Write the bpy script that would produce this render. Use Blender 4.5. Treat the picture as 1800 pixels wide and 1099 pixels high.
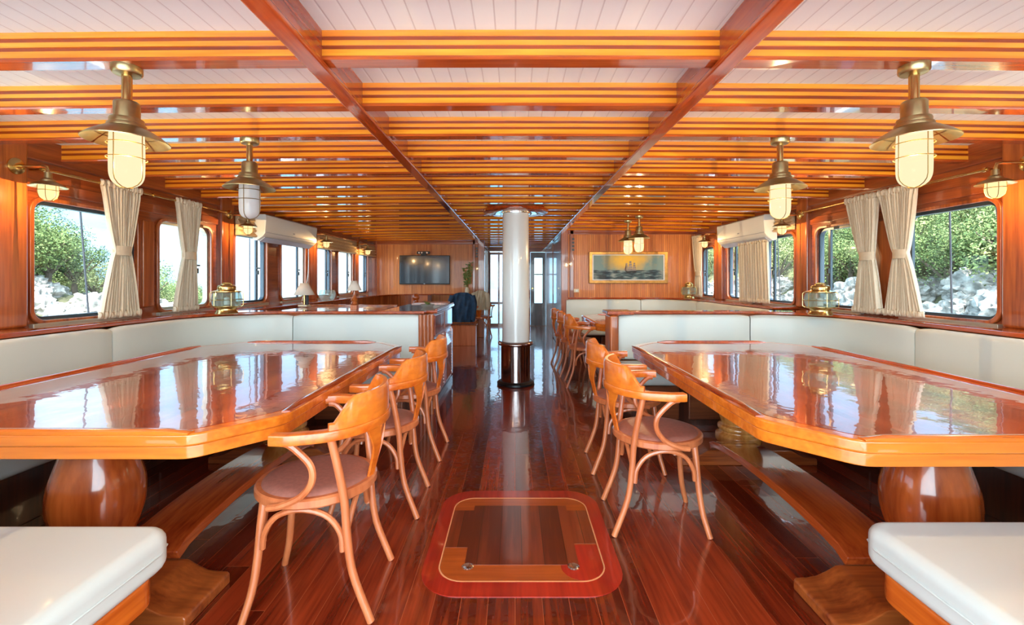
import bpy, math, random
from mathutils import Vector, Matrix
for o in list(bpy.data.objects): bpy.data.objects.remove(o)
S = bpy.context.scene
COL = S.collection
PI = math.pi
R = math.radians
rnd = random.Random(7)

# ---------------------------------------------------------------- camera
cd = bpy.data.cameras.new('camera'); cam = bpy.data.objects.new('camera', cd); COL.objects.link(cam)
cam.location = (0, 0, 1.25); cam.rotation_euler = (R(90), 0, 0)
cd.sensor_width = 36; cd.lens = 36*800/1800; cd.clip_start = .03; cd.clip_end = 400
cd.shift_x = -5/1800; cd.shift_y = -57.5/1800
S.camera = cam
# ---------------------------------------------------------------- exposure
vs = S.view_settings
vs.view_transform = 'Standard'; vs.look = 'None'; vs.gamma = 1; vs.use_curve_mapping = False
vs.exposure = 1.15
# ---------------------------------------------------------------- sky and sun
def lin(c):
    return tuple(((v/255)/12.92 if v/255 <= .04045 else ((v/255+.055)/1.055)**2.4) for v in c) + (1,)
W = bpy.data.worlds.new('sky'); S.world = W; W.use_nodes = True
wt = W.node_tree; wt.nodes.clear()
wo = wt.nodes.new('ShaderNodeOutputWorld'); bg = wt.nodes.new('ShaderNodeBackground')
tc = wt.nodes.new('ShaderNodeTexCoord'); nz = wt.nodes.new('ShaderNodeTexNoise'); rp = wt.nodes.new('ShaderNodeValToRGB')
nz.inputs['Scale'].default_value = 2.6; nz.inputs['Detail'].default_value = 7; nz.inputs['Roughness'].default_value = .6
rp.color_ramp.elements[0].position = .42; rp.color_ramp.elements[0].color = (.34, .62, .92, 1)
rp.color_ramp.elements[1].position = .62; rp.color_ramp.elements[1].color = (.62, .84, 1, 1)
mp = wt.nodes.new('ShaderNodeMapping'); mp.inputs['Scale'].default_value = (1, 1, 2.5)
wt.links.new(tc.outputs['Generated'], mp.inputs[0]); wt.links.new(mp.outputs[0], nz.inputs['Vector'])
wt.links.new(nz.outputs['Fac'], rp.inputs[0]); wt.links.new(rp.outputs[0], bg.inputs[0]); wt.links.new(bg.outputs[0], wo.inputs[0])
# sky boosted behind the camera, on the sun's side, to light the interior; calmer elsewhere
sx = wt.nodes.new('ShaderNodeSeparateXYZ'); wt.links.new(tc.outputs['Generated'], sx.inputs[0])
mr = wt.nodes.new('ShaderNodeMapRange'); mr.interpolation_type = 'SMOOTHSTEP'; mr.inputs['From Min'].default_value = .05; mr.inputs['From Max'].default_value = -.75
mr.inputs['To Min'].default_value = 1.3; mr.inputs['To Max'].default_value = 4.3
mw = wt.nodes.new('ShaderNodeMapRange'); mw.interpolation_type = 'SMOOTHSTEP'; mw.inputs['From Min'].default_value = .05; mw.inputs['From Max'].default_value = -.6
cx = wt.nodes.new('ShaderNodeMix'); cx.data_type = 'RGBA'; cx.inputs[7].default_value = (.70, .90, 1, 1)
wt.links.new(sx.outputs['Y'], mw.inputs['Value']); wt.links.new(mw.outputs['Result'], cx.inputs[0]); wt.links.new(rp.outputs[0], cx.inputs[6]); wt.links.new(cx.outputs[2], bg.inputs[0])
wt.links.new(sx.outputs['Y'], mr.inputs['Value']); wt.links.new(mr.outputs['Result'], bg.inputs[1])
sd = bpy.data.lights.new('sun', 'SUN'); sd.energy = 10; sd.angle = R(1.5); sd.color = (1, .98, .94)
sun = bpy.data.objects.new('sun', sd); COL.objects.link(sun); sun.rotation_euler = (R(32), R(10), 0)
LAMP_W = 140; SCONCE_W = 85

# ---------------------------------------------------------------- materials
def nt(name):
    m = bpy.data.materials.new(name); m.use_nodes = True; t = m.node_tree
    return m, t, t.nodes['Principled BSDF']
def N(t, kind, **kw):
    n = t.nodes.new(kind)
    for k, v in kw.items(): setattr(n, k, v)
    return n
def plain(name, c, rough=.5, metal=0, coat=0, emit=None, es=0, spec=.5, noise=0, nscale=20, bump=0):
    m, t, b = nt(name)
    b.inputs['Base Color'].default_value = lin(c); b.inputs['Roughness'].default_value = rough
    b.inputs['Metallic'].default_value = metal; b.inputs['Coat Weight'].default_value = coat
    b.inputs['Coat Roughness'].default_value = .05; b.inputs['Specular IOR Level'].default_value = spec
    if emit: b.inputs['Emission Color'].default_value = lin(emit); b.inputs['Emission Strength'].default_value = es
    if noise or bump:
        tc = N(t, 'ShaderNodeTexCoord'); n = N(t, 'ShaderNodeTexNoise'); n.inputs['Scale'].default_value = nscale; n.inputs['Detail'].default_value = 5
        t.links.new(tc.outputs['Object'], n.inputs['Vector'])
        if noise:
            mx = N(t, 'ShaderNodeMix', data_type='RGBA'); l = lin(c)
            mx.inputs[6].default_value = tuple(v*(1-noise) for v in l[:3])+(1,); mx.inputs[7].default_value = tuple(min(1, v*(1+noise)) for v in l[:3])+(1,)
            rr = N(t, 'ShaderNodeValToRGB'); rr.color_ramp.elements[0].position = .35; rr.color_ramp.elements[1].position = .65
            t.links.new(n.outputs['Fac'], rr.inputs[0]); t.links.new(rr.outputs[0], mx.inputs[0]); t.links.new(mx.outputs[2], b.inputs['Base Color'])
        if bump:
            bp = N(t, 'ShaderNodeBump'); bp.inputs['Strength'].default_value = bump; bp.inputs['Distance'].default_value = .01
            t.links.new(n.outputs['Fac'], bp.inputs['Height']); t.links.new(bp.outputs[0], b.inputs['Normal'])
    return m
def math_(t, op, a, bv=None, c=None):
    n = N(t, 'ShaderNodeMath', operation=op)
    for i, v in enumerate((a, bv, c)):
        if v is None: continue
        if isinstance(v, (int, float)): n.inputs[i].default_value = v
        else: t.links.new(v, n.inputs[i])
    return n.outputs[0]
def wood(name, ca, cb, axis='x', rough=.2, coat=.8, scale=1, plank=None, seam=None, pax='x', ripple=0, pvar=.35, seamw=.03, bead=0, coords='Object', coatr=.04, tilt=None, plen=0):
    """varnished timber: stretched grain along axis, optional planks of width plank across pax"""
    m, t, b = nt(name)
    tc = N(t, 'ShaderNodeTexCoord'); sp = N(t, 'ShaderNodeSeparateXYZ'); t.links.new(tc.outputs[coords], sp.inputs[0])
    base = tc.outputs[coords]
    off = None
    if plank:
        ix = 'xyz'.index(pax)
        u = math_(t, 'DIVIDE', sp.outputs[ix], plank)
        fl = math_(t, 'FLOOR', u); fr = math_(t, 'FRACT', u)
        wn = N(t, 'ShaderNodeTexWhiteNoise', noise_dimensions='1D'); 
        key = fl
        if plen:
            iy = 'xyz'.index(axis)
            w0 = N(t, 'ShaderNodeTexWhiteNoise', noise_dimensions='1D'); t.links.new(fl, w0.inputs['W'])
            v = math_(t, 'ADD', math_(t, 'DIVIDE', sp.outputs[iy], plen), w0.outputs['Value'])
            key = math_(t, 'ADD', fl, math_(t, 'MULTIPLY', math_(t, 'FLOOR', v), 17.31))
            fr2 = math_(t, 'FRACT', v)
        t.links.new(key, wn.inputs['W'])
        cmb = N(t, 'ShaderNodeCombineXYZ')
        for i in range(3): t.links.new(math_(t, 'MULTIPLY', wn.outputs['Value'], 9.0+i), cmb.inputs[i])
        ad = N(t, 'ShaderNodeVectorMath', operation='ADD'); t.links.new(base, ad.inputs[0]); t.links.new(cmb.outputs[0], ad.inputs[1]); base = ad.outputs[0]
    mp = N(t, 'ShaderNodeMapping'); s = [14*scale]*3; s['xyz'.index(axis)] = .9*scale; mp.inputs['Scale'].default_value = s
    t.links.new(base, mp.inputs[0])
    n1 = N(t, 'ShaderNodeTexNoise'); n1.inputs['Scale'].default_value = 1.0; n1.inputs['Detail'].default_value = 6; n1.inputs['Distortion'].default_value = .25
    mp2 = N(t, 'ShaderNodeMapping'); s = [70*scale]*3; s['xyz'.index(axis)] = 4*scale; mp2.inputs['Scale'].default_value = s
    t.links.new(base, mp2.inputs[0])
    n2 = N(t, 'ShaderNodeTexNoise'); n2.inputs['Scale'].default_value = 1.0; n2.inputs['Detail'].default_value = 3
    t.links.new(mp.outputs[0], n1.inputs['Vector']); t.links.new(mp2.outputs[0], n2.inputs['Vector'])
    f = math_(t, 'ADD', math_(t, 'MULTIPLY', n1.outputs['Fac'], .62), math_(t, 'MULTIPLY', n2.outputs['Fac'], .38))
    if plank: f = math_(t, 'ADD', f, math_(t, 'MULTIPLY', math_(t, 'SUBTRACT', wn.outputs['Value'], .5), pvar))
    rr = N(t, 'ShaderNodeValToRGB'); e = rr.color_ramp.elements
    e[0].position = .34; e[0].color = lin(ca); e[1].position = .66; e[1].color = lin(cb)
    t.links.new(f, rr.inputs[0]); colr = rr.outputs[0]
    if seam:
        cond = math_(t, 'LESS_THAN', fr, seamw)
        if plen: cond = math_(t, 'MAXIMUM', cond, math_(t, 'LESS_THAN', fr2, .003/plen))
        mx = N(t, 'ShaderNodeMix', data_type='RGBA'); t.links.new(cond, mx.inputs[0]); t.links.new(colr, mx.inputs[6]); mx.inputs[7].default_value = lin(seam); colr = mx.outputs[2]
    t.links.new(colr, b.inputs['Base Color'])
    b.inputs['Roughness'].default_value = rough; b.inputs['Coat Weight'].default_value = coat; b.inputs['Coat Roughness'].default_value = coatr
    if ripple or bead:
        h = None
        if ripple:
            n3 = N(t, 'ShaderNodeTexNoise'); n3.inputs['Scale'].default_value = 9; n3.inputs['Detail'].default_value = 2
            t.links.new(base, n3.inputs['Vector']); h = math_(t, 'MULTIPLY', n3.outputs['Fac'], ripple)
        if bead:
            d = math_(t, 'ABSOLUTE', math_(t, 'SUBTRACT', fr, .5)); k = math_(t, 'MULTIPLY', math_(t, 'MINIMUM', math_(t, 'SUBTRACT', .5, d), .08), bead)
            h = k if h is None else math_(t, 'ADD', h, k)
        bp = N(t, 'ShaderNodeBump'); bp.inputs['Strength'].default_value = 1; bp.inputs['Distance'].default_value = .01
        t.links.new(h, bp.inputs['Height']); t.links.new(bp.outputs[0], b.inputs['Normal']); t.links.new(bp.outputs[0], b.inputs['Coat Normal'])
    return m
def glass(name, tint=(1, 1, 1), gloss=.05, emit=None, es=0, diffuse=None, dw=0):
    m = bpy.data.materials.new(name); m.use_nodes = True; t = m.node_tree; t.nodes.clear()
    o = N(t, 'ShaderNodeOutputMaterial'); tr = N(t, 'ShaderNodeBsdfTransparent'); tr.inputs[0].default_value = tint+(1,)
    gl = N(t, 'ShaderNodeBsdfGlossy'); gl.inputs['Roughness'].default_value = .02
    fr = N(t, 'ShaderNodeLayerWeight'); fr.inputs[0].default_value = .5
    mx = N(t, 'ShaderNodeMixShader'); t.links.new(math_(t, 'ADD', math_(t, 'MULTIPLY', math_(t, 'POWER', fr.outputs['Facing'], 4), .6), gloss+.02), mx.inputs[0])
    t.links.new(tr.outputs[0], mx.inputs[1]); t.links.new(gl.outputs[0], mx.inputs[2]); out = mx.outputs[0]
    if emit:
        e = N(t, 'ShaderNodeEmission'); e.inputs[0].default_value = lin(emit); e.inputs[1].default_value = es
        m2 = N(t, 'ShaderNodeMixShader'); m2.inputs[0].default_value = dw; t.links.new(out, m2.inputs[1]); t.links.new(e.outputs[0], m2.inputs[2]); out = m2.outputs[0]
    elif diffuse:
        e = N(t, 'ShaderNodeBsdfTranslucent'); e.inputs[0].default_value = lin(diffuse); d = N(t, 'ShaderNodeBsdfDiffuse'); d.inputs[0].default_value = lin(diffuse)
        a = N(t, 'ShaderNodeMixShader'); a.inputs[0].default_value = .5; t.links.new(e.outputs[0], a.inputs[1]); t.links.new(d.outputs[0], a.inputs[2])
        m2 = N(t, 'ShaderNodeMixShader'); m2.inputs[0].default_value = dw; t.links.new(out, m2.inputs[1]); t.links.new(a.outputs[0], m2.inputs[2]); out = m2.outputs[0]
    t.links.new(out, o.inputs[0]); return m

M = {}
M['floor'] = wood('floor mahogany', (80, 18, 8), (158, 56, 26), 'y', rough=.25, coat=1, plank=.105, seam=(170, 80, 45), pax='x', ripple=.13, pvar=.26, seamw=.022, plen=2.3, coatr=.03)
M['wall_wood'] = wood('wall mahogany', (118, 50, 20), (194, 106, 48), 'z', rough=.3, coat=.8)
M['wall_h'] = wood('wall mahogany lengthwise', (108, 42, 20), (176, 90, 42), 'y', rough=.28, coat=.8)
M['cross'] = wood('mahogany crosswise', (118, 48, 20), (190, 100, 44), 'x', rough=.28, coat=.8)
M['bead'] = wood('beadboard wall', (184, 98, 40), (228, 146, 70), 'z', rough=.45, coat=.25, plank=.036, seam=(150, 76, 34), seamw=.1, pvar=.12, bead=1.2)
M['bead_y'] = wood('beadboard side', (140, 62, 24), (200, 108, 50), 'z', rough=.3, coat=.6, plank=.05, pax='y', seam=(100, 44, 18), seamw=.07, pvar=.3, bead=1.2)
M['beam_light'] = wood('beam light strip', (234, 124, 18), (255, 184, 52), 'x', rough=.25, coat=.7, scale=.8)
M['beam_dark'] = wood('beam dark strip', (120, 42, 8), (176, 76, 18), 'x', rough=.25, coat=.7)
M['beam_low'] = wood('beam bottom board', (150, 60, 22), (206, 100, 40), 'x', rough=.15, coat=1, coatr=.03)
M['girder'] = wood('girder mahogany', (136, 46, 18), (196, 88, 34), 'y', rough=.12, coat=1, coatr=.03)
M['table'] = wood('table mahogany', (130, 46, 14), (190, 84, 30), 'y', rough=.2, coat=1, ripple=.10, coatr=.015, plank=.19, pvar=.15)
M['table_edge'] = wood('table edge', (200, 94, 22), (238, 134, 38), 'x', rough=.2, coat=1, scale=.8, coatr=.04)
M['table_edge_y'] = wood('table edge lengthwise', (176, 72, 18), (232, 120, 36), 'y', rough=.2, coat=1, scale=.8, coatr=.04)
M['pedestal'] = wood('pedestal mahogany', (136, 52, 16), (204, 100, 40), 'z', rough=.2, coat=1, scale=.7, coatr=.06)
M['ped_light'] = wood('pedestal pale', (176, 108, 44), (226, 166, 88), 'z', rough=.25, coat=.9)
M['bent'] = wood('bentwood beech', (176, 88, 46), (216, 128, 80), 'z', rough=.3, coat=.5, scale=.8)
M['crest'] = wood('crest beech', (196, 86, 20), (234, 130, 40), 'y', rough=.28, coat=.6, scale=.8)
M['vinyl'] = plain('white vinyl', (208, 216, 212), rough=.42, coat=.15, bump=.12, nscale=6)
M['pad'] = plain('brown seat leather', (160, 102, 88), rough=.42, noise=.12, nscale=60, bump=.1)
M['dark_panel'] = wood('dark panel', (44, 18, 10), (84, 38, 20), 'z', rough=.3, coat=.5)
M['panel_mid'] = wood('bench panel', (104, 50, 28), (150, 84, 50), 'x', rough=.3, coat=.6)
M['brass'] = plain('brass', (206, 178, 118), rough=.22, metal=1)
M['wire'] = plain('dark brass wire', (128, 104, 58), rough=.4, metal=.8)
M['brass_old'] = plain('weathered brass', (180, 164, 120), rough=.3, metal=1, noise=.2, nscale=14)
M['chrome'] = plain('chrome', (225, 225, 228), rough=.1, metal=1)
M['white'] = plain('white paint', (232, 236, 238), rough=.35)
M['pillar'] = plain('white pillar enamel', (226, 230, 228), rough=.25, coat=.6)
M['ac'] = plain('air conditioner plastic', (222, 232, 236), rough=.4)
M['ac_dark'] = plain('air outlet', (170, 182, 200), rough=.5)
M['black'] = plain('black plastic', (22, 24, 28), rough=.35)
M['screen'] = plain('screen', (10, 32, 52), rough=.14, spec=.5, coat=.35)
M['alu'] = plain('dark window frame', (60, 72, 84), rough=.35, metal=.4)
M['alu_l'] = plain('pale window bead', (176, 172, 160), rough=.35, metal=.5)
M['glass'] = glass('window glass', (.97, .99, 1), .0)
M['lit'] = glass('lit frosted globe', (1, .9, .72), .0, emit=(255, 232, 186), es=.52, dw=.95)
M['lit_small'] = glass('lit small globe', (1, .9, .72), .0, emit=(255, 226, 160), es=.62, dw=.95)
M['unlit'] = glass('unlit frosted globe', (1, 1, 1), .05, diffuse=(225, 232, 238), dw=.8)
M['lens'] = glass('ribbed lantern glass', (.86, .97, .95), .12, diffuse=(228, 248, 244), dw=.24)
M['curtain'] = plain('curtain linen', (212, 202, 180), rough=.9, noise=.04, nscale=40, spec=.2)
M['blind'] = plain('roman blind cloth', (196, 172, 138), rough=.9, spec=.2, noise=.06)
M['shade'] = plain('lamp shade cloth', (226, 214, 200), rough=.9)
M['navy'] = plain('navy jacket', (26, 58, 88), rough=.7, noise=.25, nscale=14, bump=.3)
M['beige'] = plain('beige cloth', (200, 186, 160), rough=.9)
M['leaf'] = plain('leaf', (116, 132, 62), rough=.6)
M['cable'] = plain('white cable', (222, 222, 216), rough=.5)
M['gold'] = plain('gilt frame', (190, 140, 70), rough=.35, metal=.5, noise=.2)
M['plate'] = plain('ivory switch plate', (226, 214, 186), rough=.4)
M['redwood'] = wood('red hatch frame', (140, 20, 12), (190, 46, 26), 'y', rough=.3, coat=.9, scale=1, coatr=.05)
M['hatch_a'] = wood('hatch orange', (150, 60, 16), (190, 88, 30), 'x', rough=.3, coat=.9, coatr=.05)
M['hatch_b'] = wood('hatch brown', (92, 32, 14), (140, 58, 28), 'y', rough=.3, coat=.9, coatr=.05, plank=.1, seam=(60, 22, 10), seamw=.03)
M['seamline'] = plain('pale caulk line', (226, 150, 100), rough=.4)
M['chrome_base'] = wood('dark polished pillar base', (52, 20, 16), (96, 44, 34), 'z', rough=.08, coat=1, coatr=.02)
M['steel'] = plain('dark polished steel', (170, 158, 156), rough=.12, metal=1)
M['rope'] = plain('rigging wire', (44, 50, 60), rough=.5)
M['deck'] = wood('pale bounce deck', (196, 198, 200), (218, 221, 224), 'y', rough=.5, coat=0, plank=.06, seam=(120, 110, 100))  # near white so the sunlit decks bounce light up to the ceiling
M['orange'] = plain('orange glow wood', (210, 110, 40), rough=.4)

# white tongue and groove ceiling
def ceiling_mat():
    m, t, b = nt('white ceiling boards')
    tc = N(t, 'ShaderNodeTexCoord'); sp = N(t, 'ShaderNodeSeparateXYZ'); t.links.new(tc.outputs['Object'], sp.inputs[0])
    fr = math_(t, 'FRACT', math_(t, 'DIVIDE', sp.outputs[0], .075))
    c = math_(t, 'LESS_THAN', fr, .07)
    mx = N(t, 'ShaderNodeMix', data_type='RGBA'); mx.inputs[6].default_value = lin((222, 238, 244)); mx.inputs[7].default_value = lin((196, 208, 216))
    t.links.new(c, mx.inputs[0]); t.links.new(mx.outputs[2], b.inputs['Base Color']); b.inputs['Roughness'].default_value = .35
    d = math_(t, 'MINIMUM', math_(t, 'SUBTRACT', .5, math_(t, 'ABSOLUTE', math_(t, 'SUBTRACT', fr, .5))), .1)
    bp = N(t, 'ShaderNodeBump'); bp.inputs['Distance'].default_value = .01; t.links.new(d, bp.inputs['Height']); t.links.new(bp.outputs[0], b.inputs['Normal'])
    return m
M['ceiling'] = ceiling_mat()

# ---------------------------------------------------------------- mesh helpers
class MB:
    def __init__(s): s.v = []; s.f = []
    def add(s, vs, fs):
        n = len(s.v); s.v += [tuple(v) for v in vs]; s.f += [tuple(i+n for i in f) for f in fs]; return s
    def box(s, x0, x1, y0, y1, z0, z1):
        x0, x1 = sorted((x0, x1)); y0, y1 = sorted((y0, y1)); z0, z1 = sorted((z0, z1))
        return s.add([(x0,y0,z0),(x1,y0,z0),(x1,y1,z0),(x0,y1,z0),(x0,y0,z1),(x1,y0,z1),(x1,y1,z1),(x0,y1,z1)],
                     [(0,3,2,1),(4,5,6,7),(0,1,5,4),(1,2,6,5),(2,3,7,6),(3,0,4,7)])
    def prism(s, poly, a, b, plane='xy'):
        """poly (u,v) extruded from a to b along the missing axis"""
        ar = sum(poly[i][0]*poly[(i+1) % len(poly)][1]-poly[(i+1) % len(poly)][0]*poly[i][1] for i in range(len(poly)))
        if ar < 0: poly = poly[::-1]
        def P(u, v, w): return {'xy': (u, v, w), 'yz': (w, u, v), 'xz': (u, w, v)}[plane]
        n = len(poly); vs = [P(u, v, a) for u, v in poly]+[P(u, v, b) for u, v in poly]
        fs = [tuple(range(n-1, -1, -1)), tuple(range(n, 2*n))]+[(i, (i+1) % n, (i+1) % n+n, i+n) for i in range(n)]
        if plane == 'xz': fs = [f[::-1] for f in fs]
        return s.add(vs, fs)
    def lathe(s, prof, c=(0, 0, 0), seg=32, sx=1, sy=1, a0=0, a1=2*PI, axis='z', caps=True):
        full = abs(a1-a0-2*PI) < 1e-6; k = seg if full else seg+1; vs = []
        for r, z in prof:
            for i in range(k):
                a = a0+(a1-a0)*i/seg; x, y = r*math.cos(a)*sx, r*math.sin(a)*sy
                p = {'z': (x, y, z), 'x': (z, x, y), 'y': (y, z, x)}[axis]
                vs.append((p[0]+c[0], p[1]+c[1], p[2]+c[2]))
        fs = []
        for j in range(len(prof)-1):
            for i in range(seg):
                i2 = (i+1) % k
                fs.append((j*k+i, j*k+i2, (j+1)*k+i2, (j+1)*k+i))
        if caps and full:
            if prof[0][0] > 1e-5: fs.append(tuple(range(k-1, -1, -1)))
            if prof[-1][0] > 1e-5: fs.append(tuple(range((len(prof)-1)*k, len(prof)*k)))
        return s.add(vs, fs)
    def sweep(s, path, sect, closed=False, up=Vector((0, 0, 1)), caps=True):
        """sect: list of (side, up) or function(t)->list ; carried along path"""
        P = [Vector(p) for p in path]; n = len(P); rings = []
        for i, p in enumerate(P):
            a = P[(i-1) % n] if (closed or i) else P[i]; b = P[(i+1) % n] if (closed or i < n-1) else P[i]
            t = (b-a).normalized(); sd = t.cross(up)
            if sd.length < 1e-4: sd = t.cross(Vector((1, 0, 0)))
            sd.normalize(); u = sd.cross(t).normalized()
            sc = sect(i/max(1, n-1)) if callable(sect) else sect
            rings.append([p+sd*x+u*y for x, y in sc])
        k = len(rings[0]); vs = [v for r in rings for v in r]; fs = []
        for j in range(n if closed else n-1):
            j2 = (j+1) % n
            for i in range(k): fs.append((j*k+i, j*k+(i+1) % k, j2*k+(i+1) % k, j2*k+i))
        if caps and not closed: fs += [tuple(range(k-1, -1, -1)), tuple(range((n-1)*k, n*k))]
        return s.add(vs, fs)
    def tube(s, path, r, seg=8, closed=False):
        P = [Vector(p) for p in path]; n = len(P); t0 = (P[1]-P[0]).normalized()
        ref = t0.orthogonal().normalized(); rings = []
        for i, p in enumerate(P):
            a = P[(i-1) % n] if (closed or i) else P[i]; b = P[(i+1) % n] if (closed or i < n-1) else P[i]
            t = (b-a).normalized(); ref = (ref-t*ref.dot(t)).normalized(); w = t.cross(ref)
            rr = r(i/(n-1)) if callable(r) else r
            rings.append([p+(ref*math.cos(2*PI*q/seg)+w*math.sin(2*PI*q/seg))*rr for q in range(seg)])
        vs = [v for g in rings for v in g]; fs = []
        for j in range(n if closed else n-1):
            j2 = (j+1) % n
            for i in range(seg): fs.append((j*seg+i, j*seg+(i+1) % seg, j2*seg+(i+1) % seg, j2*seg+i))
        if not closed: fs += [tuple(range(seg-1, -1, -1)), tuple(range((n-1)*seg, n*seg))]
        return s.add(vs, fs)
    def build(s, name, mat, parent=None, bevel=0, smooth=True, segs=2, loc=None):
        me = bpy.data.meshes.new(name); me.from_pydata(s.v, [], s.f); me.update()
        if smooth:
            me.polygons.foreach_set('use_smooth', [True]*len(me.polygons)); me.set_sharp_from_angle(angle=R(38))
        o = bpy.data.objects.new(name, me); COL.objects.link(o); me.materials.append(M[mat] if isinstance(mat, str) else mat)
        if parent: o.parent = parent
        if loc: o.location = loc
        if bevel:
            b = o.modifiers.new('bevel', 'BEVEL'); b.width = bevel; b.segments = segs; b.limit_method = 'ANGLE'; b.angle_limit = R(40); b.harden_normals = True
        return o
def spline(pts, n=8):
    """Catmull-Rom through pts"""
    P = [Vector(p) for p in pts]; P = [P[0]*2-P[1]]+P+[P[-1]*2-P[-2]]; out = []
    for i in range(1, len(P)-2):
        for k in range(n):
            t = k/n; a, b, c, d = P[i-1:i+3]
            out.append(.5*((2*b)+(c-a)*t+(2*a-5*b+4*c-d)*t*t+(3*b-a-3*c+d)*t**3))
    out.append(P[-2]); return out
def sprof(pts, n=6): return [(max(0, p.x), p.y) for p in spline([(a, b, 0) for a, b in pts], n)]
def rrect(x0, x1, y0, y1, r, n=6):
    out = []
    for cx, cy, a in ((x1-r, y1-r, 0), (x0+r, y1-r, 90), (x0+r, y0+r, 180), (x1-r, y0+r, 270)):
        for i in range(n+1):
            t = R(a+90*i/n); out.append((cx+r*math.cos(t), cy+r*math.sin(t)))
    return out
def ring(outer, inner, a, b, plane='xy'):
    """frame between two loops of equal point count"""
    def P(u, v, w): return {'xy': (u, v, w), 'yz': (w, u, v), 'xz': (u, w, v)}[plane]
    n = len(outer); vs = [P(u, v, w) for w in (a, b) for L in (outer, inner) for u, v in L]
    fs = []
    for i in range(n):
        j = (i+1) % n
        fs += [(i, j, n+j, n+i), (2*n+i, 3*n+i, 3*n+j, 2*n+j), (i, 2*n+i, 2*n+j, j), (n+i, n+j, 3*n+j, 3*n+i)]
    return MB().add(vs, fs)
def empty(name, loc=(0, 0, 0), rz=0, label=None, cat=None, group=None, kind=None):
    o = bpy.data.objects.new(name, None); COL.objects.link(o); o.location = loc; o.rotation_euler = (0, 0, rz); o.empty_display_size = .05
    return tag(o, label, cat, group, kind)
def tag(o, label=None, cat=None, group=None, kind=None):
    if label: o['label'] = label
    if cat: o['category'] = cat
    if group: o['group'] = group
    if kind: o['kind'] = kind
    return o
def copy_tree(o, parent=None):
    c = o.copy(); COL.objects.link(c)
    if parent: c.parent = parent
    for ch in list(o.children): copy_tree(ch, c)
    return c
def plate_with_holes(name, outer, holes, thick, mat, plane, off, parent=None):
    """flat plate with holes, through a filled 2D curve"""
    cu = bpy.data.curves.new(name, 'CURVE'); cu.dimensions = '2D'; cu.fill_mode = 'BOTH'; cu.extrude = thick/2
    for L in [outer]+holes:
        sp = cu.splines.new('POLY'); sp.points.add(len(L)-1); sp.use_cyclic_u = True
        for p, (u, v) in zip(sp.points, L): p.co = (u, v, 0, 1)
    t = bpy.data.objects.new('tmp', cu); COL.objects.link(t); dg = bpy.context.evaluated_depsgraph_get()
    me = bpy.data.meshes.new_from_object(t.evaluated_get(dg)); bpy.data.objects.remove(t); bpy.data.curves.remove(cu)
    for v in me.vertices:
        u, w, d = v.co
        v.co = {'yz': (off+d, u, w), 'xz': (u, off+d, w), 'xy': (u, w, off+d)}[plane]
    me.update(); me.name = name
    o = bpy.data.objects.new(name, me); COL.objects.link(o); me.materials.clear(); me.materials.append(M[mat])
    if parent: o.parent = parent
    return o
SECT = lambda w, h, r=0: [(-w/2, -h/2), (w/2, -h/2), (w/2, h/2), (-w/2, h/2)]
def rsect(x0, x1, y0, y1, r, n=3): return rrect(x0, x1, y0, y1, r, n)

# ================================================================ THE SETTING
XW = 3.1; YL = 9.92; YR = 7.72; YE = 12.3; YB = -.95
def drop(x): return .03*(x/3.1)**2
MB().box(-XW-.05, XW+.05, YB, YE+.4, -.05, 0).build('floor', 'floor', smooth=False)['kind'] = 'structure'
c = MB(); xs = [-3.16+6.32*i/16 for i in range(17)]
c.prism([(x, 2.19-drop(x)) for x in xs]+[(3.16, 2.34), (-3.16, 2.34)], YB, YE+.1, 'xz')
c.build('ceiling', 'ceiling', smooth=False)['kind'] = 'structure'
WINS = {-1: [(.6, 2.45), (2.92, 3.72), (3.95, 4.62), (5.02, 5.66), (6.02, 6.70), (7.1, 7.66), (7.95, 8.66), (8.98, 9.55)],
        1: [(.6, 2.45), (2.91, 3.62), (4.06, 4.66), (5.03, 5.62), (5.9, 6.60), (7.05, 7.52)]}  # first window on each side is out of view, added for daylight
ZB, ZT = .985, 1.765
def side_wall(s, yend, nm):
    holes = [rrect(a, b, ZB, ZT, .075) for a, b in WINS[s]]
    w = plate_with_holes(nm, [(YB, 0), (yend, 0), (yend, 2.2), (YB, 2.2)], holes, .07, 'wall_h', 'yz', s*(XW+.035))
    tag(w, kind='structure')
side_wall(-1, YL, 'wall_left'); side_wall(1, YR, 'wall_right')
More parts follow.
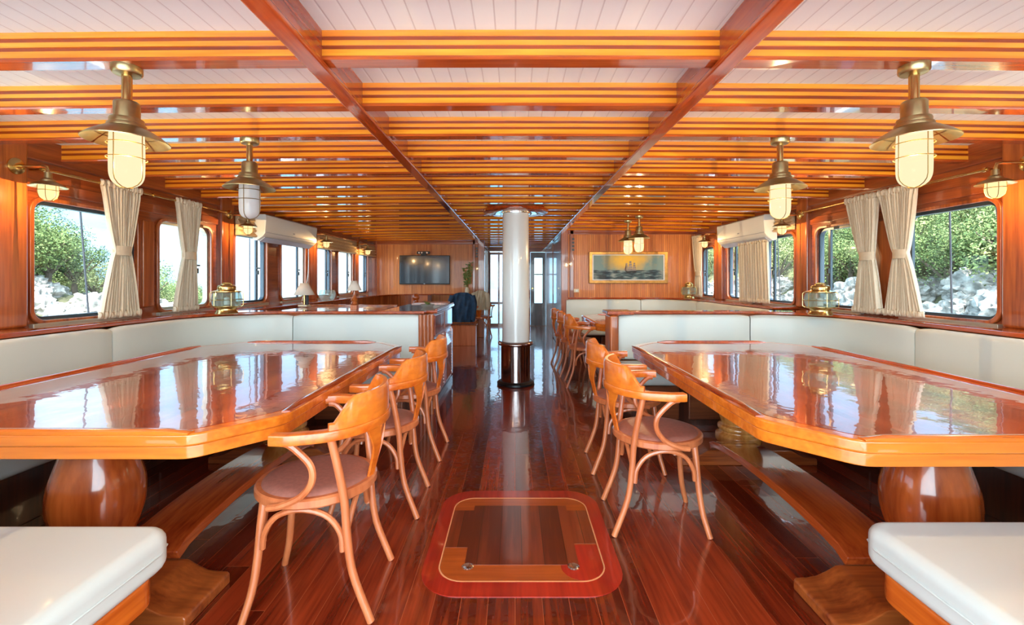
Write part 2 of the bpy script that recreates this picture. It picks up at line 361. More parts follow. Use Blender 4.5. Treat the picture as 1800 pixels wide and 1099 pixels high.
# windows
wi = 0; ti = 0
def trim(mb, mat, bevel=.006, **k):
    global ti; ti += 1
    return tag(mb.build('trim_%d' % ti, mat, bevel=bevel, **k), kind='structure')
for s in (-1, 1):
    for q, (a, b) in enumerate(WINS[s]):
        wi += 1
        w = empty('window_%d' % wi, (s*XW, (a+b)/2, ZB), kind='structure'); cy = (a+b)/2; h = ZT-ZB; hw = (b-a)/2
        ring(rrect(-hw-.028, hw+.028, -.028, h+.028, .095), rrect(-hw, hw, 0, h, .075), -s*.022, s*.0, 'yz').build('casing', 'wall_wood', w, bevel=.006)
        ring(rrect(-hw+.001, hw-.001, .001, h-.001, .074), rrect(-hw+.022, hw-.022, .022, h-.022, .06), s*.012, s*.055, 'yz').build('frame', 'alu' if s > 0 or q % 2 else 'alu_l', w)
        MB().box(s*.03, s*.034, -hw+.02, hw-.02, .02, h-.02).build('pane', 'glass', w, smooth=False)
        if not (s > 0 and q == 1) and not (s < 0 and q == 1) and q > 1:
            # sliding sash stile with a latch on the far half
            k = hw*.45
            m = MB().box(s*.006, s*.03, k-.016, k+.016, .02, h-.02); m.build('sash', 'alu', w, bevel=.003)
            m = MB().box(s*-.012, s*.006, k-.012, k+.012, h*.42, h*.42+.05).box(-s*.014, s*.006, k-.03, k+.03, h*.42+.07, h*.42+.085); m.build('latch', 'black', w, bevel=.002)
        elif q == 1:
            m = MB().box(s*.006, s*.03, hw-.062, hw-.03, .02, h-.02); m.build('sash', 'alu', w, bevel=.003)
        MB().box(-s*.034, s*.0, -hw-.02, hw+.02, -.034, -.018).build('track', 'alu_l', w, bevel=.003)
# posts on the side walls
POSTS = {-1: [(2.50, 2.86), (4.74, 4.96), (6.76, 7.02), (8.72, 8.92)], 1: [(2.50, 2.86), (4.76, 4.95), (6.72, 6.96)]}
for s in (-1, 1):
    for a, b in POSTS[s]:
        trim(MB().box(s*(XW+.02), s*(XW-.05), a, b, .95, 2.16), 'wall_wood', .02)
    ye = YL if s < 0 else YR
    trim(MB().box(s*(XW+.02), s*(XW-.03), YB, ye, 2.02, 2.17), 'wall_h', .008)
    trim(MB().box(s*(XW+.02), s*(XW-.016), 2.86, ye, 1.82, 1.90), 'wall_h', .008)
# raised vertical panels between the first windows
trim(MB().box(-XW-.02, -XW+.02, 3.775, 3.895, 1.02, 1.75), 'orange' if 0 else 'wall_wood', .012)
trim(MB().box(XW+.02, XW-.02, 3.70, 3.97, 1.02, 1.75), 'wall_wood', .012)
# back walls of the saloon and the passage
def flat(name, mb, mat): return tag(mb.build(name, mat, smooth=False), kind='structure')
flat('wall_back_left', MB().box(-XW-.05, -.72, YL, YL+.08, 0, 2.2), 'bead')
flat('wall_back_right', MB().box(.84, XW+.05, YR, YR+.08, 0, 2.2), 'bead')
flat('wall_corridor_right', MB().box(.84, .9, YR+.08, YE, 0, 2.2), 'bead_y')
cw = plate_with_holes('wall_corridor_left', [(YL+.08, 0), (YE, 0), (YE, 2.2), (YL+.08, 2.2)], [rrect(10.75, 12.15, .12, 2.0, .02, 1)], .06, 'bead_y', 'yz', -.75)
tag(cw, kind='structure')
ew = plate_with_holes('wall_end', [(-.8, 0), (.92, 0), (.92, 2.2), (-.8, 2.2)], [rrect(-.68, .30, .01, 2.02, .01, 1), rrect(.42, .83, .01, 2.0, .01, 1)], .06, 'cross', 'xz', YE+.03)
ew.data.flip_normals(); tag(ew, kind='structure')
for x0, x1, y0, y1 in ((-.80, -.66, YL-.05, YL+.10), (.78, .90, YR-.06, YR+.1), (.93, 1.0, YR-.03, YR+.02), (-.92, -.86, YL-.03, YL+.02), (-3.12, -3.0, YL-.06, YL+.02)):
    trim(MB().box(x0, x1, y0, y1, 0, 2.12), 'wall_wood', .01)
trim(MB().box(-XW, -.72, YL-.03, YL+.01, 2.02, 2.16), 'cross', .006)
trim(MB().box(.9, XW, YR-.03, YR+.01, 2.02, 2.16), 'cross', .006)
# glazed doors at the passage end
d = empty('door_1', (-.19, YE, 0), kind='structure')
for x in (-.49, -.245, 0.0, .245, .47): MB().box(x-.022, x+.022, .0, .045, .02, 2.0).build('stile', 'cross', d, bevel=.004)
for z in (.04, .62, 1.96): MB().box(-.49, .49, .002, .043, z-.03, z+.03).build('rail', 'cross', d, bevel=.004)
MB().box(-.48, .48, .02, .024, .03, 1.98).build('pane', 'glass', d, smooth=False)
d = empty('door_2', (.625, YE, 0), kind='structure')
o = plate_with_holes('panel', [(-.2, .01), (.2, .01), (.2, 1.99), (-.2, 1.99)], [rrect(-.10, .12, .62, 1.84, .01, 1)], .04, 'dark_panel', 'xz', .0, d); o.data.flip_normals()
MB().box(-.11, .13, -.003, .003, .61, 1.85).build('pane', 'glass', d, smooth=False)
MB().box(-.10, .12, -.02, .02, 1.38, 1.41).build('glazing_bar', 'dark_panel', d)
MB().lathe([(.02, 0), (.02, .04), (.028, .06), (0, .07)], (-.15, -.09, 1.02), 12, axis='y').build('knob', 'brass', d)
d = empty('door_3', (.84, 9.0, 0), kind='structure')
for y0, y1 in ((-.9, -.8), (.8, .9)): MB().box(-.03, .0, y0, y1, 0, 2.02).build('jamb', 'wall_wood', d, bevel=.006)
MB().box(-.016, .0, -.8, .8, .02, 1.98).build('leaf', 'wall_wood', d, bevel=.004)
MB().lathe([(.03, 0), (.012, .01), (.012, .04), (.03, .055), (.03, .075), (0, .085)], (-.016, -.62, .98), 14, axis='x').build('knob', 'brass', d)
d.children[-1].rotation_euler = (0, 0, 0)
# panes of the passage side window
w = empty('window_15', (-.75, 11.45, .12), kind='structure')
for y in (-.68, -.23, .23, .68): MB().box(-.03, .03, y-.03, y+.03, 0, 1.88).build('mullion', 'white', w, bevel=.004)
for z in (.02, .6, 1.86): MB().box(-.03, .03, -.68, .68, z-.02, z+.02).build('bar', 'white', w, bevel=.004)
MB().box(-.004, .004, -.7, .7, 0, 1.88).build('pane', 'glass', w, smooth=False)
# unseen aft end opened for daylight: corner piers, then a deck added to bounce sunlight
flat('wall_aft', MB().box(-XW, -2.9, YB-.08, YB, 0, 2.2).box(2.9, XW, YB-.08, YB, 0, 2.2), 'cross')
flat('aft_bounce_deck', MB().box(-4.6, 4.6, -9, YB-.08, -.06, -.01), 'deck')

# ---------------------------------------------------------------- beams and girders
ORD = ['first', 'second', 'third', 'fourth', 'fifth', 'sixth', 'seventh', 'eighth', 'ninth', 'tenth', 'eleventh', 'twelfth', 'thirteenth', 'fourteenth', 'fifteenth',
       'sixteenth', 'seventeenth', 'eighteenth', 'nineteenth', 'twentieth', 'twenty-first', 'twenty-second', 'twenty-third', 'twenty-fourth']
def beam_proto(x0, x1):
    e = empty('ceiling_beam'); n = 18; xs = [x0+(x1-x0)*i/n for i in range(n+1)]
    def strip(nm, mat, z0, z1, y0, y1):
        MB().sweep([(x, 0, -drop(x)) for x in xs], [(-y0, z0), (-y1, z0), (-y1, z1), (-y0, z1)][::-1]).build(nm, mat, e, smooth=True)
    strip('light_strip', 'beam_light', 2.168, 2.19, .0, .07)
    strip('dark_strip', 'beam_dark', 2.152, 2.168, .005, .065)
    strip('light_strip', 'beam_light', 2.134, 2.152, .0, .07)
    strip('dark_strip', 'beam_dark', 2.118, 2.134, .005, .065)
    strip('light_strip', 'beam_light', 2.092, 2.118, .0, .07)
    MB().sweep([(x, 0, -drop(x)) for x in xs], [(-.076, 2.092), (.004, 2.092), (.004, 2.086), (-.002, 2.08), (-.07, 2.08), (-.076, 2.086)]).build('bottom_board', 'beam_low', e)
    return e
protos = {}
SP = .457
for k in range(-3, 23):
    y = 1.71+SP*k
    if y > YE-.1: break
    if y < YB: continue
    key = (-3.09, 3.09) if y < YR-.05 else ((-3.09, .85) if y < YL-.05 else (-.73, .85))
    if key in protos: b = copy_tree(protos[key])
    else: b = protos[key] = beam_proto(*key)
    b.location = (0, y, 0)
    if k < 0: lab = 'striped varnished ceiling beam overhead, out of the top of the picture'
    elif y < YR-.05: lab = 'striped orange and brown ceiling beam running wall to wall, %s from the top of the picture' % ORD[k]
    elif y < YL-.05: lab = 'striped ceiling beam left of the painting wall, %s beam from the camera' % ORD[k]
    else: lab = 'short striped beam over the far passage between the girders, %s beam from the camera' % ORD[k]
    tag(b, lab, 'ceiling beam', 'striped ceiling beams')
for x0, x1, xm0, xm1, lab in ((-.79, -.715, -.775, -.725, 'long glossy red-brown girder under the ceiling, left of the white pillar'), (.758, .832, .77, .82, 'long glossy red-brown girder under the ceiling, right of the white pillar')):
    g = empty('ceiling_girder', (0, 0, 0), label=lab, cat='girder')
    MB().box(xm0, xm1, YB, YE-.02, 2.07, 2.192).build('board', 'girder', g, bevel=.003)
    MB().box(x0, x1, YB, YE-.02, 2.05, 2.075).build('lip', 'girder', g, bevel=.008)

# ---------------------------------------------------------------- pillar
p = empty('pillar', (0.01, 5.46, 0), label='thick white round pillar standing in the middle of the aisle', cat='pillar')
MB().lathe([(.165, .5), (.162, .55), (.157, 2.02), (.157, 2.06)], seg=48).build('shaft', 'pillar', p)
MB().lathe(sprof([(.175, .045), (.175, .47)], 3), seg=48).build('base_casing', 'steel', p)
MB().lathe(sprof([(.172, .465), (.205, .475), (.21, .495), (.195, .515), (.165, .52)], 4), seg=48).build('collar', 'steel', p)
MB().lathe([(.215, 0), (.222, .008), (.222, .03), (.20, .045), (.17, .048)], seg=48).build('foot_ring', 'black', p)
MB().lathe([(.17, 2.05), (.375, 2.05), (.39, 2.058), (.39, 2.085), (.375, 2.092)], seg=56).build('ceiling_disc', 'girder', p)
MB().box(-.33, .33, -.2, .2, 2.08, 2.12).build('mounting_board', 'girder', p, bevel=.004)
MB().lathe([(.157, 2.035), (.172, 2.037), (.172, 2.05), (.157, 2.052)], seg=48).build('trim_ring', 'chrome', p)

# ---------------------------------------------------------------- floor hatch
h = empty('floor_hatch', (.03, 2.24, 0), label='square floor hatch with rounded corners and a wide red wooden surround', cat='hatch')
O = rrect(-.43, .43, -.45, .45, .17, 8)
ring(O, rrect(-.362, .362, -.362, .362, .11, 8), -.002, .003).build('surround', 'redwood', h, smooth=False)
ring(rrect(-.362, .362, -.362, .362, .11, 8), rrect(-.356, .356, -.356, .356, .106, 8), -.002, .0036).build('caulk_line', 'seamline', h, smooth=False)
MB().prism(rrect(-.355, .355, -.355, .355, .106, 8), -.001, .0028).build('lid_frame', 'hatch_a', h, smooth=False)
MB().box(-.354, -.25, -.12, .22, .0, .0034).build('dark_frame_board', 'hatch_b', h, smooth=False)
MB().box(.25, .354, -.09, .22, 0, .0034).build('dark_frame_board', 'hatch_b', h, smooth=False)
MB().prism(rrect(.17, .354, -.354, -.1, .09, 5)[6:]+[(.354, -.1)], 0, .0032).build('red_corner_board', 'redwood', h, smooth=False)
MB().box(-.25, .25, -.25, .27, .0, .0040).build('lid_panel', 'hatch_b', h, smooth=False)
for x in (-.235, .225):
    MB().lathe([(.0, .0042), (.024, .0042), (.026, .006), (.020, .009), (.010, .0065), (0, .0065)], (x, -.265, 0), 20).build('lift_ring', 'chrome', h)

# ---------------------------------------------------------------- ledges, booths
def bpath(xin, yb, xs_, yend, r, n=14):
    P = [(xin, yb)]; P += [(xs_-r+r*math.sin(PI/2*i/n), yb-r+r*math.cos(PI/2*i/n)) for i in range(n+1)]; P.append((xs_, yend)); return P
def offs(P, d):
    """offset outwards (away from the booth) by d"""
    out = []
    for i, p in enumerate(P):
        a = P[max(0, i-1)]; b = P[min(len(P)-1, i+1)]; tx, ty = b[0]-a[0], b[1]-a[1]; l = math.hypot(tx, ty)
        out.append((p[0]-ty/l*d, p[1]+tx/l*d))
    return out
def sub(P, s0, s1, step=.06):
    """piece of polyline between arclengths"""
    L = [0]
    for i in range(1, len(P)): L.append(L[-1]+math.dist(P[i-1], P[i]))
    s1 = min(s1, L[-1]); n = max(2, int((s1-s0)/step)); out = []
    for k in range(n+1):
        q = s0+(s1-s0)*k/n; i = 1
        while i < len(L)-1 and L[i] < q: i += 1
        t = (q-L[i-1])/(L[i]-L[i-1]); out.append((P[i-1][0]+(P[i][0]-P[i-1][0])*t, P[i-1][1]+(P[i][1]-P[i-1][1])*t))
    return out
def plen(P): return sum(math.dist(P[i-1], P[i]) for i in range(1, len(P)))
def mir(mb, s):
    if s < 0: mb.v = [(-x, y, z) for x, y, z in mb.v]; mb.f = [f[::-1] for f in mb.f]
    return mb
def cushion_sect(x0, x1, z0, z1, r=.022): return rsect(x0, x1, z0, z1, r, 3)
def booth(s, xin, yb, yend, lab, seams, near=None):
    P = bpath(xin, yb, 2.75, yend, .62); Pm = P
    e = empty('booth_sofa', (0, 0, 0), label=lab, cat='sofa')
    def swp(nm, path, sect, mat, bevel=0):
        m = MB().sweep([(x, y, 0) for x, y in path], sect); return mir(m, s).build(nm, mat, e, bevel=bevel)
    L = plen(P); cuts = [0]+[c for c in seams if c < L]+[L]
    for a, b in zip(cuts, cuts[1:]):
        q = sub(P, a+.004, b-.004, .05); n = len(q)
        def sect(t, n=n):
            k = min(t, 1-t)*(n-1); g = .012 if k < .5 else (.004 if k < 1.5 else 0)
            return cushion_sect(-.085+g*.5, 0.0-g, .50+g*.3, .922-g, .03)
        swp('back_cushion', q, sect, 'vinyl')
    # seats
    Ps = offs(P, -.05)
    q = sub(Ps, 0, plen(Ps), .1)
    m = MB().sweep([(x, y, 0) for x, y in bpath(xin, yb, 2.75, yend, .42)], cushion_sect(0.004, .56, .385, .50, .03)); mir(m, s).build('seat_cushion', 'vinyl', e)
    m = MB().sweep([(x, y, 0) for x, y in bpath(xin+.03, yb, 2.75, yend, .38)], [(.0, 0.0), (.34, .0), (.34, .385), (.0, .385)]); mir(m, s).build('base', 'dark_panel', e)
    # raised panels on the base under the far seat
    x = xin+.1
    while x < 2.2:
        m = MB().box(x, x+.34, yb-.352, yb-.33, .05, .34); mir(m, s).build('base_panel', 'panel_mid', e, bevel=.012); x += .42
    y = yb-.75
    while y > yend+.5:
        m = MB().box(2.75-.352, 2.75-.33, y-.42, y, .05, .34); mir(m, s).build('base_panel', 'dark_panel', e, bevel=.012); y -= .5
    if near:   # the bench at the near end, facing the table
        a, b, xe = near
        m = MB().prism(rrect(xe, 2.98, a, b, .07), .385, .505); mir(m, s).build('near_seat_cushion', 'vinyl', e, bevel=.035, segs=5)
        m = MB().prism(rrect(xe+.02, 2.99, a+.0, b-.03, .08), .30, .384); mir(m, s).build('near_rail', 'table_edge_y', e, bevel=.01)
        m = MB().prism(rrect(xe+.06, 2.98, a+.02, b-.08, .06), 0, .30); mir(m, s).build('near_base', 'wall_wood', e, bevel=.006)
        m = MB().box(xe+.02, 2.98, a-.09, a-.002, .50, .92); mir(m, s).build('near_back_cushion', 'vinyl', e, bevel=.03, segs=4)
        m = MB().tube([(xe+.03, a+.03, .447), (xe-.0015, a+.1, .447), (xe-.0015, b-.075, .447), (xe+.02, b-.02, .447), (xe+.075, b+.001, .447), (2.9, b+.001, .447)], .0035, 6); mir(m, s).build('piping', 'vinyl', e)
    return P
PL = booth(-1, .86, 4.25, .86, 'white vinyl U-shaped booth sofa around the big left table', [1.22, 2.75, 4.0], (.8, 1.40, 1.035))
PR = booth(1, .97, 4.25, .86, 'white vinyl U-shaped booth sofa around the big right table', [1.23, 2.62, 3.9], (.8, 1.425, 1.07))
P2 = booth(1, .86, YR-.11, 4.95, 'white vinyl booth sofa under the ship painting', [1.25, 2.3], None)
def ledge(s, P, yb2, mat='girder'):
    """window ledge and partition cap behind a booth's back cushions"""
    q = offs(sub(P, 0, plen(P), .06), .055); y0 = P[-1][1]
    poly = [(x, y) for x, y in q]+[(XW, P[-1][1]), (XW, yb2), (q[0][0], yb2)]
    m = MB().prism(poly, .925, .953)
    o = trim(mir(m, s), mat, .008)
    return o
ledge(-1, PL, 4.44); ledge(1, PR, 4.44); ledge(1, P2, YR)
for s, x0 in ((-1, .80), (1, .905)):
    pt = empty('booth_partition', (0, 0, 0), label='wooden partition behind the far seat of the %s booth' % ('left' if s < 0 else 'right'), cat='partition')
    mir(MB().box(x0+.1, XW-.01, 4.335, 4.385, 0, .924), s).build('panel', 'cross', pt)
    if s > 0:
        mir(MB().box(x0-.03, x0+.055, 4.19, 4.42, 0, .924), s).build('post', 'wall_wood', pt, bevel=.02)
        mir(MB().box(x0-.05, x0+.2, 4.2, 4.46, .925, .96), s).build('cap', 'girder', pt, bevel=.01)
    else:
        for k in range(4): mir(MB().lathe([(.022, 0), (.022, .924)], (.775+.034*k, 4.24, 0), 12), s).build('fluting', 'wall_wood', pt)
# bench of the second right booth backing on the partition
e = empty('bench', (0, 0, 0), label='white cushioned bench on the far side of the right partition', cat='bench')
MB().box(1.0, 2.6, 4.45, 4.95, .385, .5).build('seat_cushion', 'vinyl', e, bevel=.03, segs=3)
MB().box(1.03, 2.6, 4.43, 4.9, 0, .384).build('base', 'wall_wood', e, bevel=.004)

# left rear area: panelled low wall with a shelf along windows and back wall
q = sub(bpath(1.75, 9.55, 2.66, 4.50, .75), 0, 99, .08)
m = MB().sweep([(x, y, 0) for x, y in q], [(-.02, 0), (0, 0), (0, .926), (-.02, .926)])
o = mir(m, -1).build('wall_wainscot', 'bead_y'); tag(o, kind='structure')
m = MB().prism([(x, y) for x, y in offs(q, -.03)]+[(XW, 4.46), (XW, YL), (1.72, YL)], .927, .953); trim(mir(m, -1), 'girder', .008)
trim(MB().box(-1.72, -.9, 9.78, 9.9, .927, .95), 'girder', .006)

# ================================================================ TABLES
def chamf(x0, x1, y0, y1, c): return [(x0+c, y0), (x1-c, y0), (x1, y0+c*1.15), (x1, y1-c*1.15), (x1-c, y1), (x0+c, y1), (x0, y1-c*1.15), (x0, y0+c*1.15)]
def roundpoly(P, r, n=4):
    out = []; L = len(P)
    for i in range(L):
        a, b, c = Vector(P[i-1]), Vector(P[i]), Vector(P[(i+1) % L]); u = (a-b).normalized(); v = (c-b).normalized()
        p0, p1 = b+u*r, b+v*r
        for k in range(n+1):
            t = k/n; out.append(tuple(p0*(1-t)**2+b*2*t*(1-t)+p1*t*t))
    return out
PED = [(.135, .10), (.148, .115), (.152, .14), (.148, .165), (.128, .178), (.122, .19), (.134, .20), (.137, .214), (.13, .228), (.113, .236), (.115, .25),
       (.132, .30), (.148, .36), (.152, .42), (.145, .48), (.125, .545), (.108, .60), (.106, .635), (.125, .655), (.15, .664)]
def big_table(s, x0, x1, y0, y1, lab, peds):
    cx = (x0+x1)/2
    t = empty('dining_table', (s*cx, (y0+y1)/2, 0), label=lab, cat='table')
    oy = (y0+y1)/2; hx = (x1-x0)/2; hy = (y1-y0)/2
    poly = chamf(-hx, hx, -hy, hy, .2)
    ip = [(x*(1-.05/hx), y*(1-.05/hy)) for x, y in poly]
    MB().prism(roundpoly(ip, .04), .708, .748).build('tabletop', 'table', t, smooth=False)
    ring(roundpoly(poly, .05), roundpoly(ip, .04), .708, .7484).build('edge_band', 'table_edge', t, bevel=.008, segs=3)
    MB().prism(roundpoly([(x*.988, y*.992) for x, y in poly], .04), .665, .7075).build('apron', 'table_edge', t, bevel=.004)
    # rim strips: one along each side, stopping short of the cut corners
    def lip(p, q, mat):
        n = 14; pts = [(p[0]+(q[0]-p[0])*i/n, p[1]+(q[1]-p[1])*i/n, 0) for i in range(n+1)]
        def sect(u):
            h = .014*min(1, .35+min(u, 1-u)*14)
            return [(-.018, .7475), (.018, .7475), (.017, .7475+h*.7), (.010, .7475+h), (-.010, .7475+h), (-.017, .7475+h*.7)]
        MB().sweep(pts, sect).build('rim_strip', mat, t)
    k = hx-.02; kk = hy-.02
    lip((-hx+.21, -kk), (hx-.21, -kk), 'table_edge'); lip((hx-.27, kk), (-hx+.27, kk), 'girder')
    lip((k, -hy+.26), (k, hy-.24), 'girder'); lip((-k, hy-.24), (-k, -hy+.26), 'girder')
    for py, mat in peds:
        for nm, y, rr in (('pedestal', py-oy, 1),):
            pe = MB().lathe(sprof(PED, 3), (0, y, 0), 44).build('pedestal', mat, t)
        # cross foot, low at its scrolled ends and thick in the middle
        L = .455
        half = [(0, .10), (L-.19, .10), (L-.17, .098), (L-.13, .075), (L-.09, .056), (L-.05, .050), (L-.01, .048), (L, .040)]
        pr = [(-L, 0), (L, 0)]+half[::-1]+[(-x, z) for x, z in half[1:]]
        MB().prism(pr, py-oy-.16, py-oy+.10, 'xz').build('cross_foot', 'cross', t, bevel=.006)
    # arched foot board between the two feet, on the aisle side
    ya, yb = peds[0][0]+.08-oy, peds[1][0]-.12-oy; n = 22; pts = []
    for i in range(n+1):
        u = i/n; z = .122+.07*(math.sin(PI*u)**.5 if 0 < u < 1 else 0); pts.append((-s*.13, ya+(yb-ya)*u, z))
    MB().sweep(pts, [(-.125, -.022), (.125, -.022), (.125, .022), (-.125, .022)]).build('foot_board', 'girder', t, bevel=.005)
    return t
big_table(-1, .85, 2.41, 1.47, 3.68, 'large varnished table with cut corners at the left booth', ((1.78, 'pedestal'), (3.25, 'ped_light')))
big_table(1, .88, 2.28, 1.41, 3.68, 'large varnished table with cut corners at the right booth', ((1.74, 'pedestal'), (3.22, 'ped_light')))
big_table(1, .93, 2.25, 5.0, 6.62, 'varnished table at the rear booth below the ship painting', ((5.3, 'ped_light'), (6.3, 'ped_light')))

# ================================================================ CHAIRS (front towards +x)
def make_chair():
    e = empty('bentwood_armchair')
    MB().lathe([(.17, .430), (.213, .430), (.220, .437), (.220, .461), (.213, .468), (.19, .468)], (0, 0, 0), 40, sx=1.03).build('seat_frame', 'bent', e)
    MB().lathe([(0, .440), (.197, .440), (.197, .468), (.188, .477), (.155, .482), (.08, .484), (0, .485)], (0, 0, 0), 40, sx=1.03).build('seat_pad', 'pad', e)
    for q in (-1, 1):
        MB().tube(spline([(.150, q*.128, .436), (.158, q*.138, .34), (.166, q*.148, .22), (.180, q*.162, .11), (.208, q*.184, .002)], 5), lambda t: .0165-.003*t, 10).build('leg', 'bent', e)
        MB().tube(spline([(-.120, q*.222, .690), (-.140, q*.208, .58), (-.158, q*.190, .45), (-.165, q*.182, .33), (-.186, q*.182, .18), (-.252, q*.186, .002)], 5), lambda t: .0155-.002*abs(t-.4), 10).build('leg', 'bent', e)
        MB().tube(spline([(.040, q*.252, .684), (.015, q*.254, .680), (-.015, q*.250, .655), (-.058, q*.243, .60), (-.060, q*.236, .54), (-.020, q*.228, .485), (.05, q*.222, .452), (.10, q*.214, .442)], 5), .0125, 8).build('arm_support', 'bent', e)
        # side arch under the seat
        MB().tube(spline([(.142, q*.160, .27), (.130, q*.172, .33), (.085, q*.182, .395), (.0, q*.186, .420), (-.09, q*.184, .395), (-.14, q*.180, .33), (-.150, q*.180, .26)], 5), .011, 8).build('brace', 'bent', e)
        MB().tube(spline([(q*.150, -.135 if q > 0 else -.158, .28), (q*.158, -.11, .35), (q*.166, -.06, .405), (q*.170, 0, .420), (q*.166, .06, .405), (q*.158, .11, .35), (q*.150, .135 if q > 0 else .158, .28)], 5), .0105, 8).build('brace', 'bent', e)
    # horseshoe arm rail
    P = [(.062, -.264), (.035, -.268), (.0, -.270)]; n = 16
    P += [(-.02-.235*math.sin(PI*i/n), -.262*math.cos(PI*i/n)) for i in range(1, n)] + [(.0, .270), (.035, .268), (.062, .264)]
    pts = spline([(x, y, 0) for x, y in P], 3)
    MB().sweep(pts, rsect(-.024, .024, .684, .722, .007, 2)).build('arm_rail', 'crest', e)
    # raised crest on the back of the rail
    n = 30; pts = []
    for i in range(n+1):
        a = R(-66+132*i/n); pts.append((-.022-.240*math.cos(a), .266*math.sin(a), 0))
    def sect(t):
        k = min(t, 1-t)*2; h = .022+.086*min(1, max(0, (k-.10)/.22))**.7 if k > .10 else .022
        return [(-.012, .716), (.012, .716), (.013, .722+h*.6), (.011, .722+h), (-.004, .724+h), (-.011, .722+h*.9)]
    MB().sweep(pts, sect).build('crest', 'crest', e)
    # fan splat of three blades
    for q in (-1, 0, 1):
        pts = spline([(-.205, q*.024, .445), (-.222, q*.020, .52), (-.240, q*.042, .60), (-.258 if q == 0 else -.236, q*.100, .70)], 6)
        m = len(pts)
        def sect(t): 
            w = .030+.036*t*t; return [(-w/2, -.005), (w/2, -.005), (w/2, .005), (-w/2, .005)]
        MB().sweep(pts, sect, up=Vector((1, -q*.45, .2))).build('splat', 'crest', e, bevel=.002)
    return e
proto_chair = make_chair(); used = [False]
def place_chair(x, y, face, lab, rz=0, grp='bentwood armchairs along the aisle'):
    c = copy_tree(proto_chair) if used[0] else proto_chair; used[0] = True
    c.location = (x, y, 0); c.rotation_euler = (0, 0, (0 if face > 0 else PI)+R(rz)); tag(c, lab, 'chair', grp)
place_chair(-.79, 1.83, -1, 'bentwood armchair with brown padded seat at the left table, nearest the camera', 4)
place_chair(-.77, 2.56, -1, 'bentwood armchair at the left table, middle one of the three on that side', 2)
place_chair(-.77, 3.32, -1, 'bentwood armchair at the left table, farthest one beside the louvered cabinet', 0)
place_chair(.745, 2.39, 1, 'bentwood armchair with brown padded seat at the right table, nearest the camera', -3)
place_chair(.76, 3.10, 1, 'bentwood armchair at the right table, farther one beside the partition post', -2)
place_chair(.86, 5.42, 1, 'bentwood armchair just past the right partition post, first of the rear row', -3)
place_chair(.83, 6.02, 1, 'bentwood armchair in the rear row by the pillar, between two other chairs', 0)
place_chair(.80, 6.63, 1, 'bentwood armchair farthest back in the rear row near the passage', 2)

# ================================================================ LAMPS
def cage(e, r, z0, z1, n, rings):
    for k in range(n):
        a = PI*2*k/n; 
        pts = [(r*math.cos(a), r*math.sin(a), z1), (r*math.cos(a), r*math.sin(a), z0+r*.75)]
        for j in range(1, 5):
            b = PI/2*j/4; pts.append((r*math.cos(b)*math.cos(a), r*math.cos(b)*math.sin(a), z0+r*.75*(1-math.sin(b))))
        MB().tube(pts, .0018, 6).build('cage_wire', 'wire', e)
    for z in rings: MB().tube([((r+.004)*math.cos(2*PI*i/24), (r+.004)*math.sin(2*PI*i/24), z) for i in range(24)], .0018, 6, closed=True).build('cage_ring', 'wire', e)
def pendant(lit):
    e = empty('pendant_lamp')   # origin at the ceiling
    MB().lathe([(.0, 0), (.050, 0), (.050, -.022), (.044, -.03), (.02, -.034), (.0, -.034)][::-1], seg=28).build('canopy', 'brass_old', e)
    MB().lathe([(.017, -.15), (.017, -.03)], seg=16, ).build('stem', 'brass', e)
    MB().lathe([(.0, -.135), (.036, -.135), (.041, -.140), (.042, -.146), (.042, -.200), (.053, -.202), (.055, -.207), (.055, -.221), (.061, -.224), (.064, -.240), (.06, -.25)][::-1], seg=32).build('socket_cap', 'brass_old', e)
    MB().lathe([(.045, -.236), (.064, -.236), (.085, -.248), (.115, -.268), (.137, -.287), (.136, -.290), (.113, -.273), (.083, -.253), (.045, -.242)][::-1], seg=48).build('shade', 'brass_old', e)
    g = MB().lathe(sprof([(.0, -.465), (.022, -.463), (.042, -.450), (.053, -.426), (.0555, -.39), (.0555, -.31), (.053, -.245)], 4), seg=32, caps=False).build('glass_globe', 'lit' if lit else 'unlit', e)
    cage(e, .0595, -.469, -.25, 4, (-.30, -.355))
    if lit:
        ld = bpy.data.lights.new('bulb', 'POINT'); ld.energy = LAMP_W; ld.color = (1, .78, .50); ld.shadow_soft_size = 0
        lo = bpy.data.objects.new('bulb', ld); COL.objects.link(lo); lo.parent = e; lo.location = (0, 0, -.38)
    return e
lit0 = pendant(True); unl = pendant(False); first = [True]
def put_pend(x, y, lit, lab):
    global lit0
    e = unl if not lit else (lit0 if first[0] else copy_tree(lit0))
    if lit: first[0] = False
    e.location = (x, y, 2.08-drop(x)); tag(e, lab, 'pendant lamp', 'brass pendant lamps')
put_pend(-1.50, 1.76, True, 'large brass caged pendant lamp, lit, nearest the camera on the left')
put_pend(-1.55, 2.66, False, 'brass caged pendant lamp with unlit bluish white glass, over the left table')
put_pend(1.535, 1.75, True, 'large brass caged pendant lamp, lit, nearest the camera on the right')
put_pend(1.55, 2.66, True, 'brass caged pendant lamp, lit, over the right table, second from the camera')
put_pend(1.60, 5.86, True, 'lit pendant lamp before the ship painting, the right one of the pair')
put_pend(1.57, 6.315, True, 'lit pendant lamp before the ship painting, the left one of the pair')

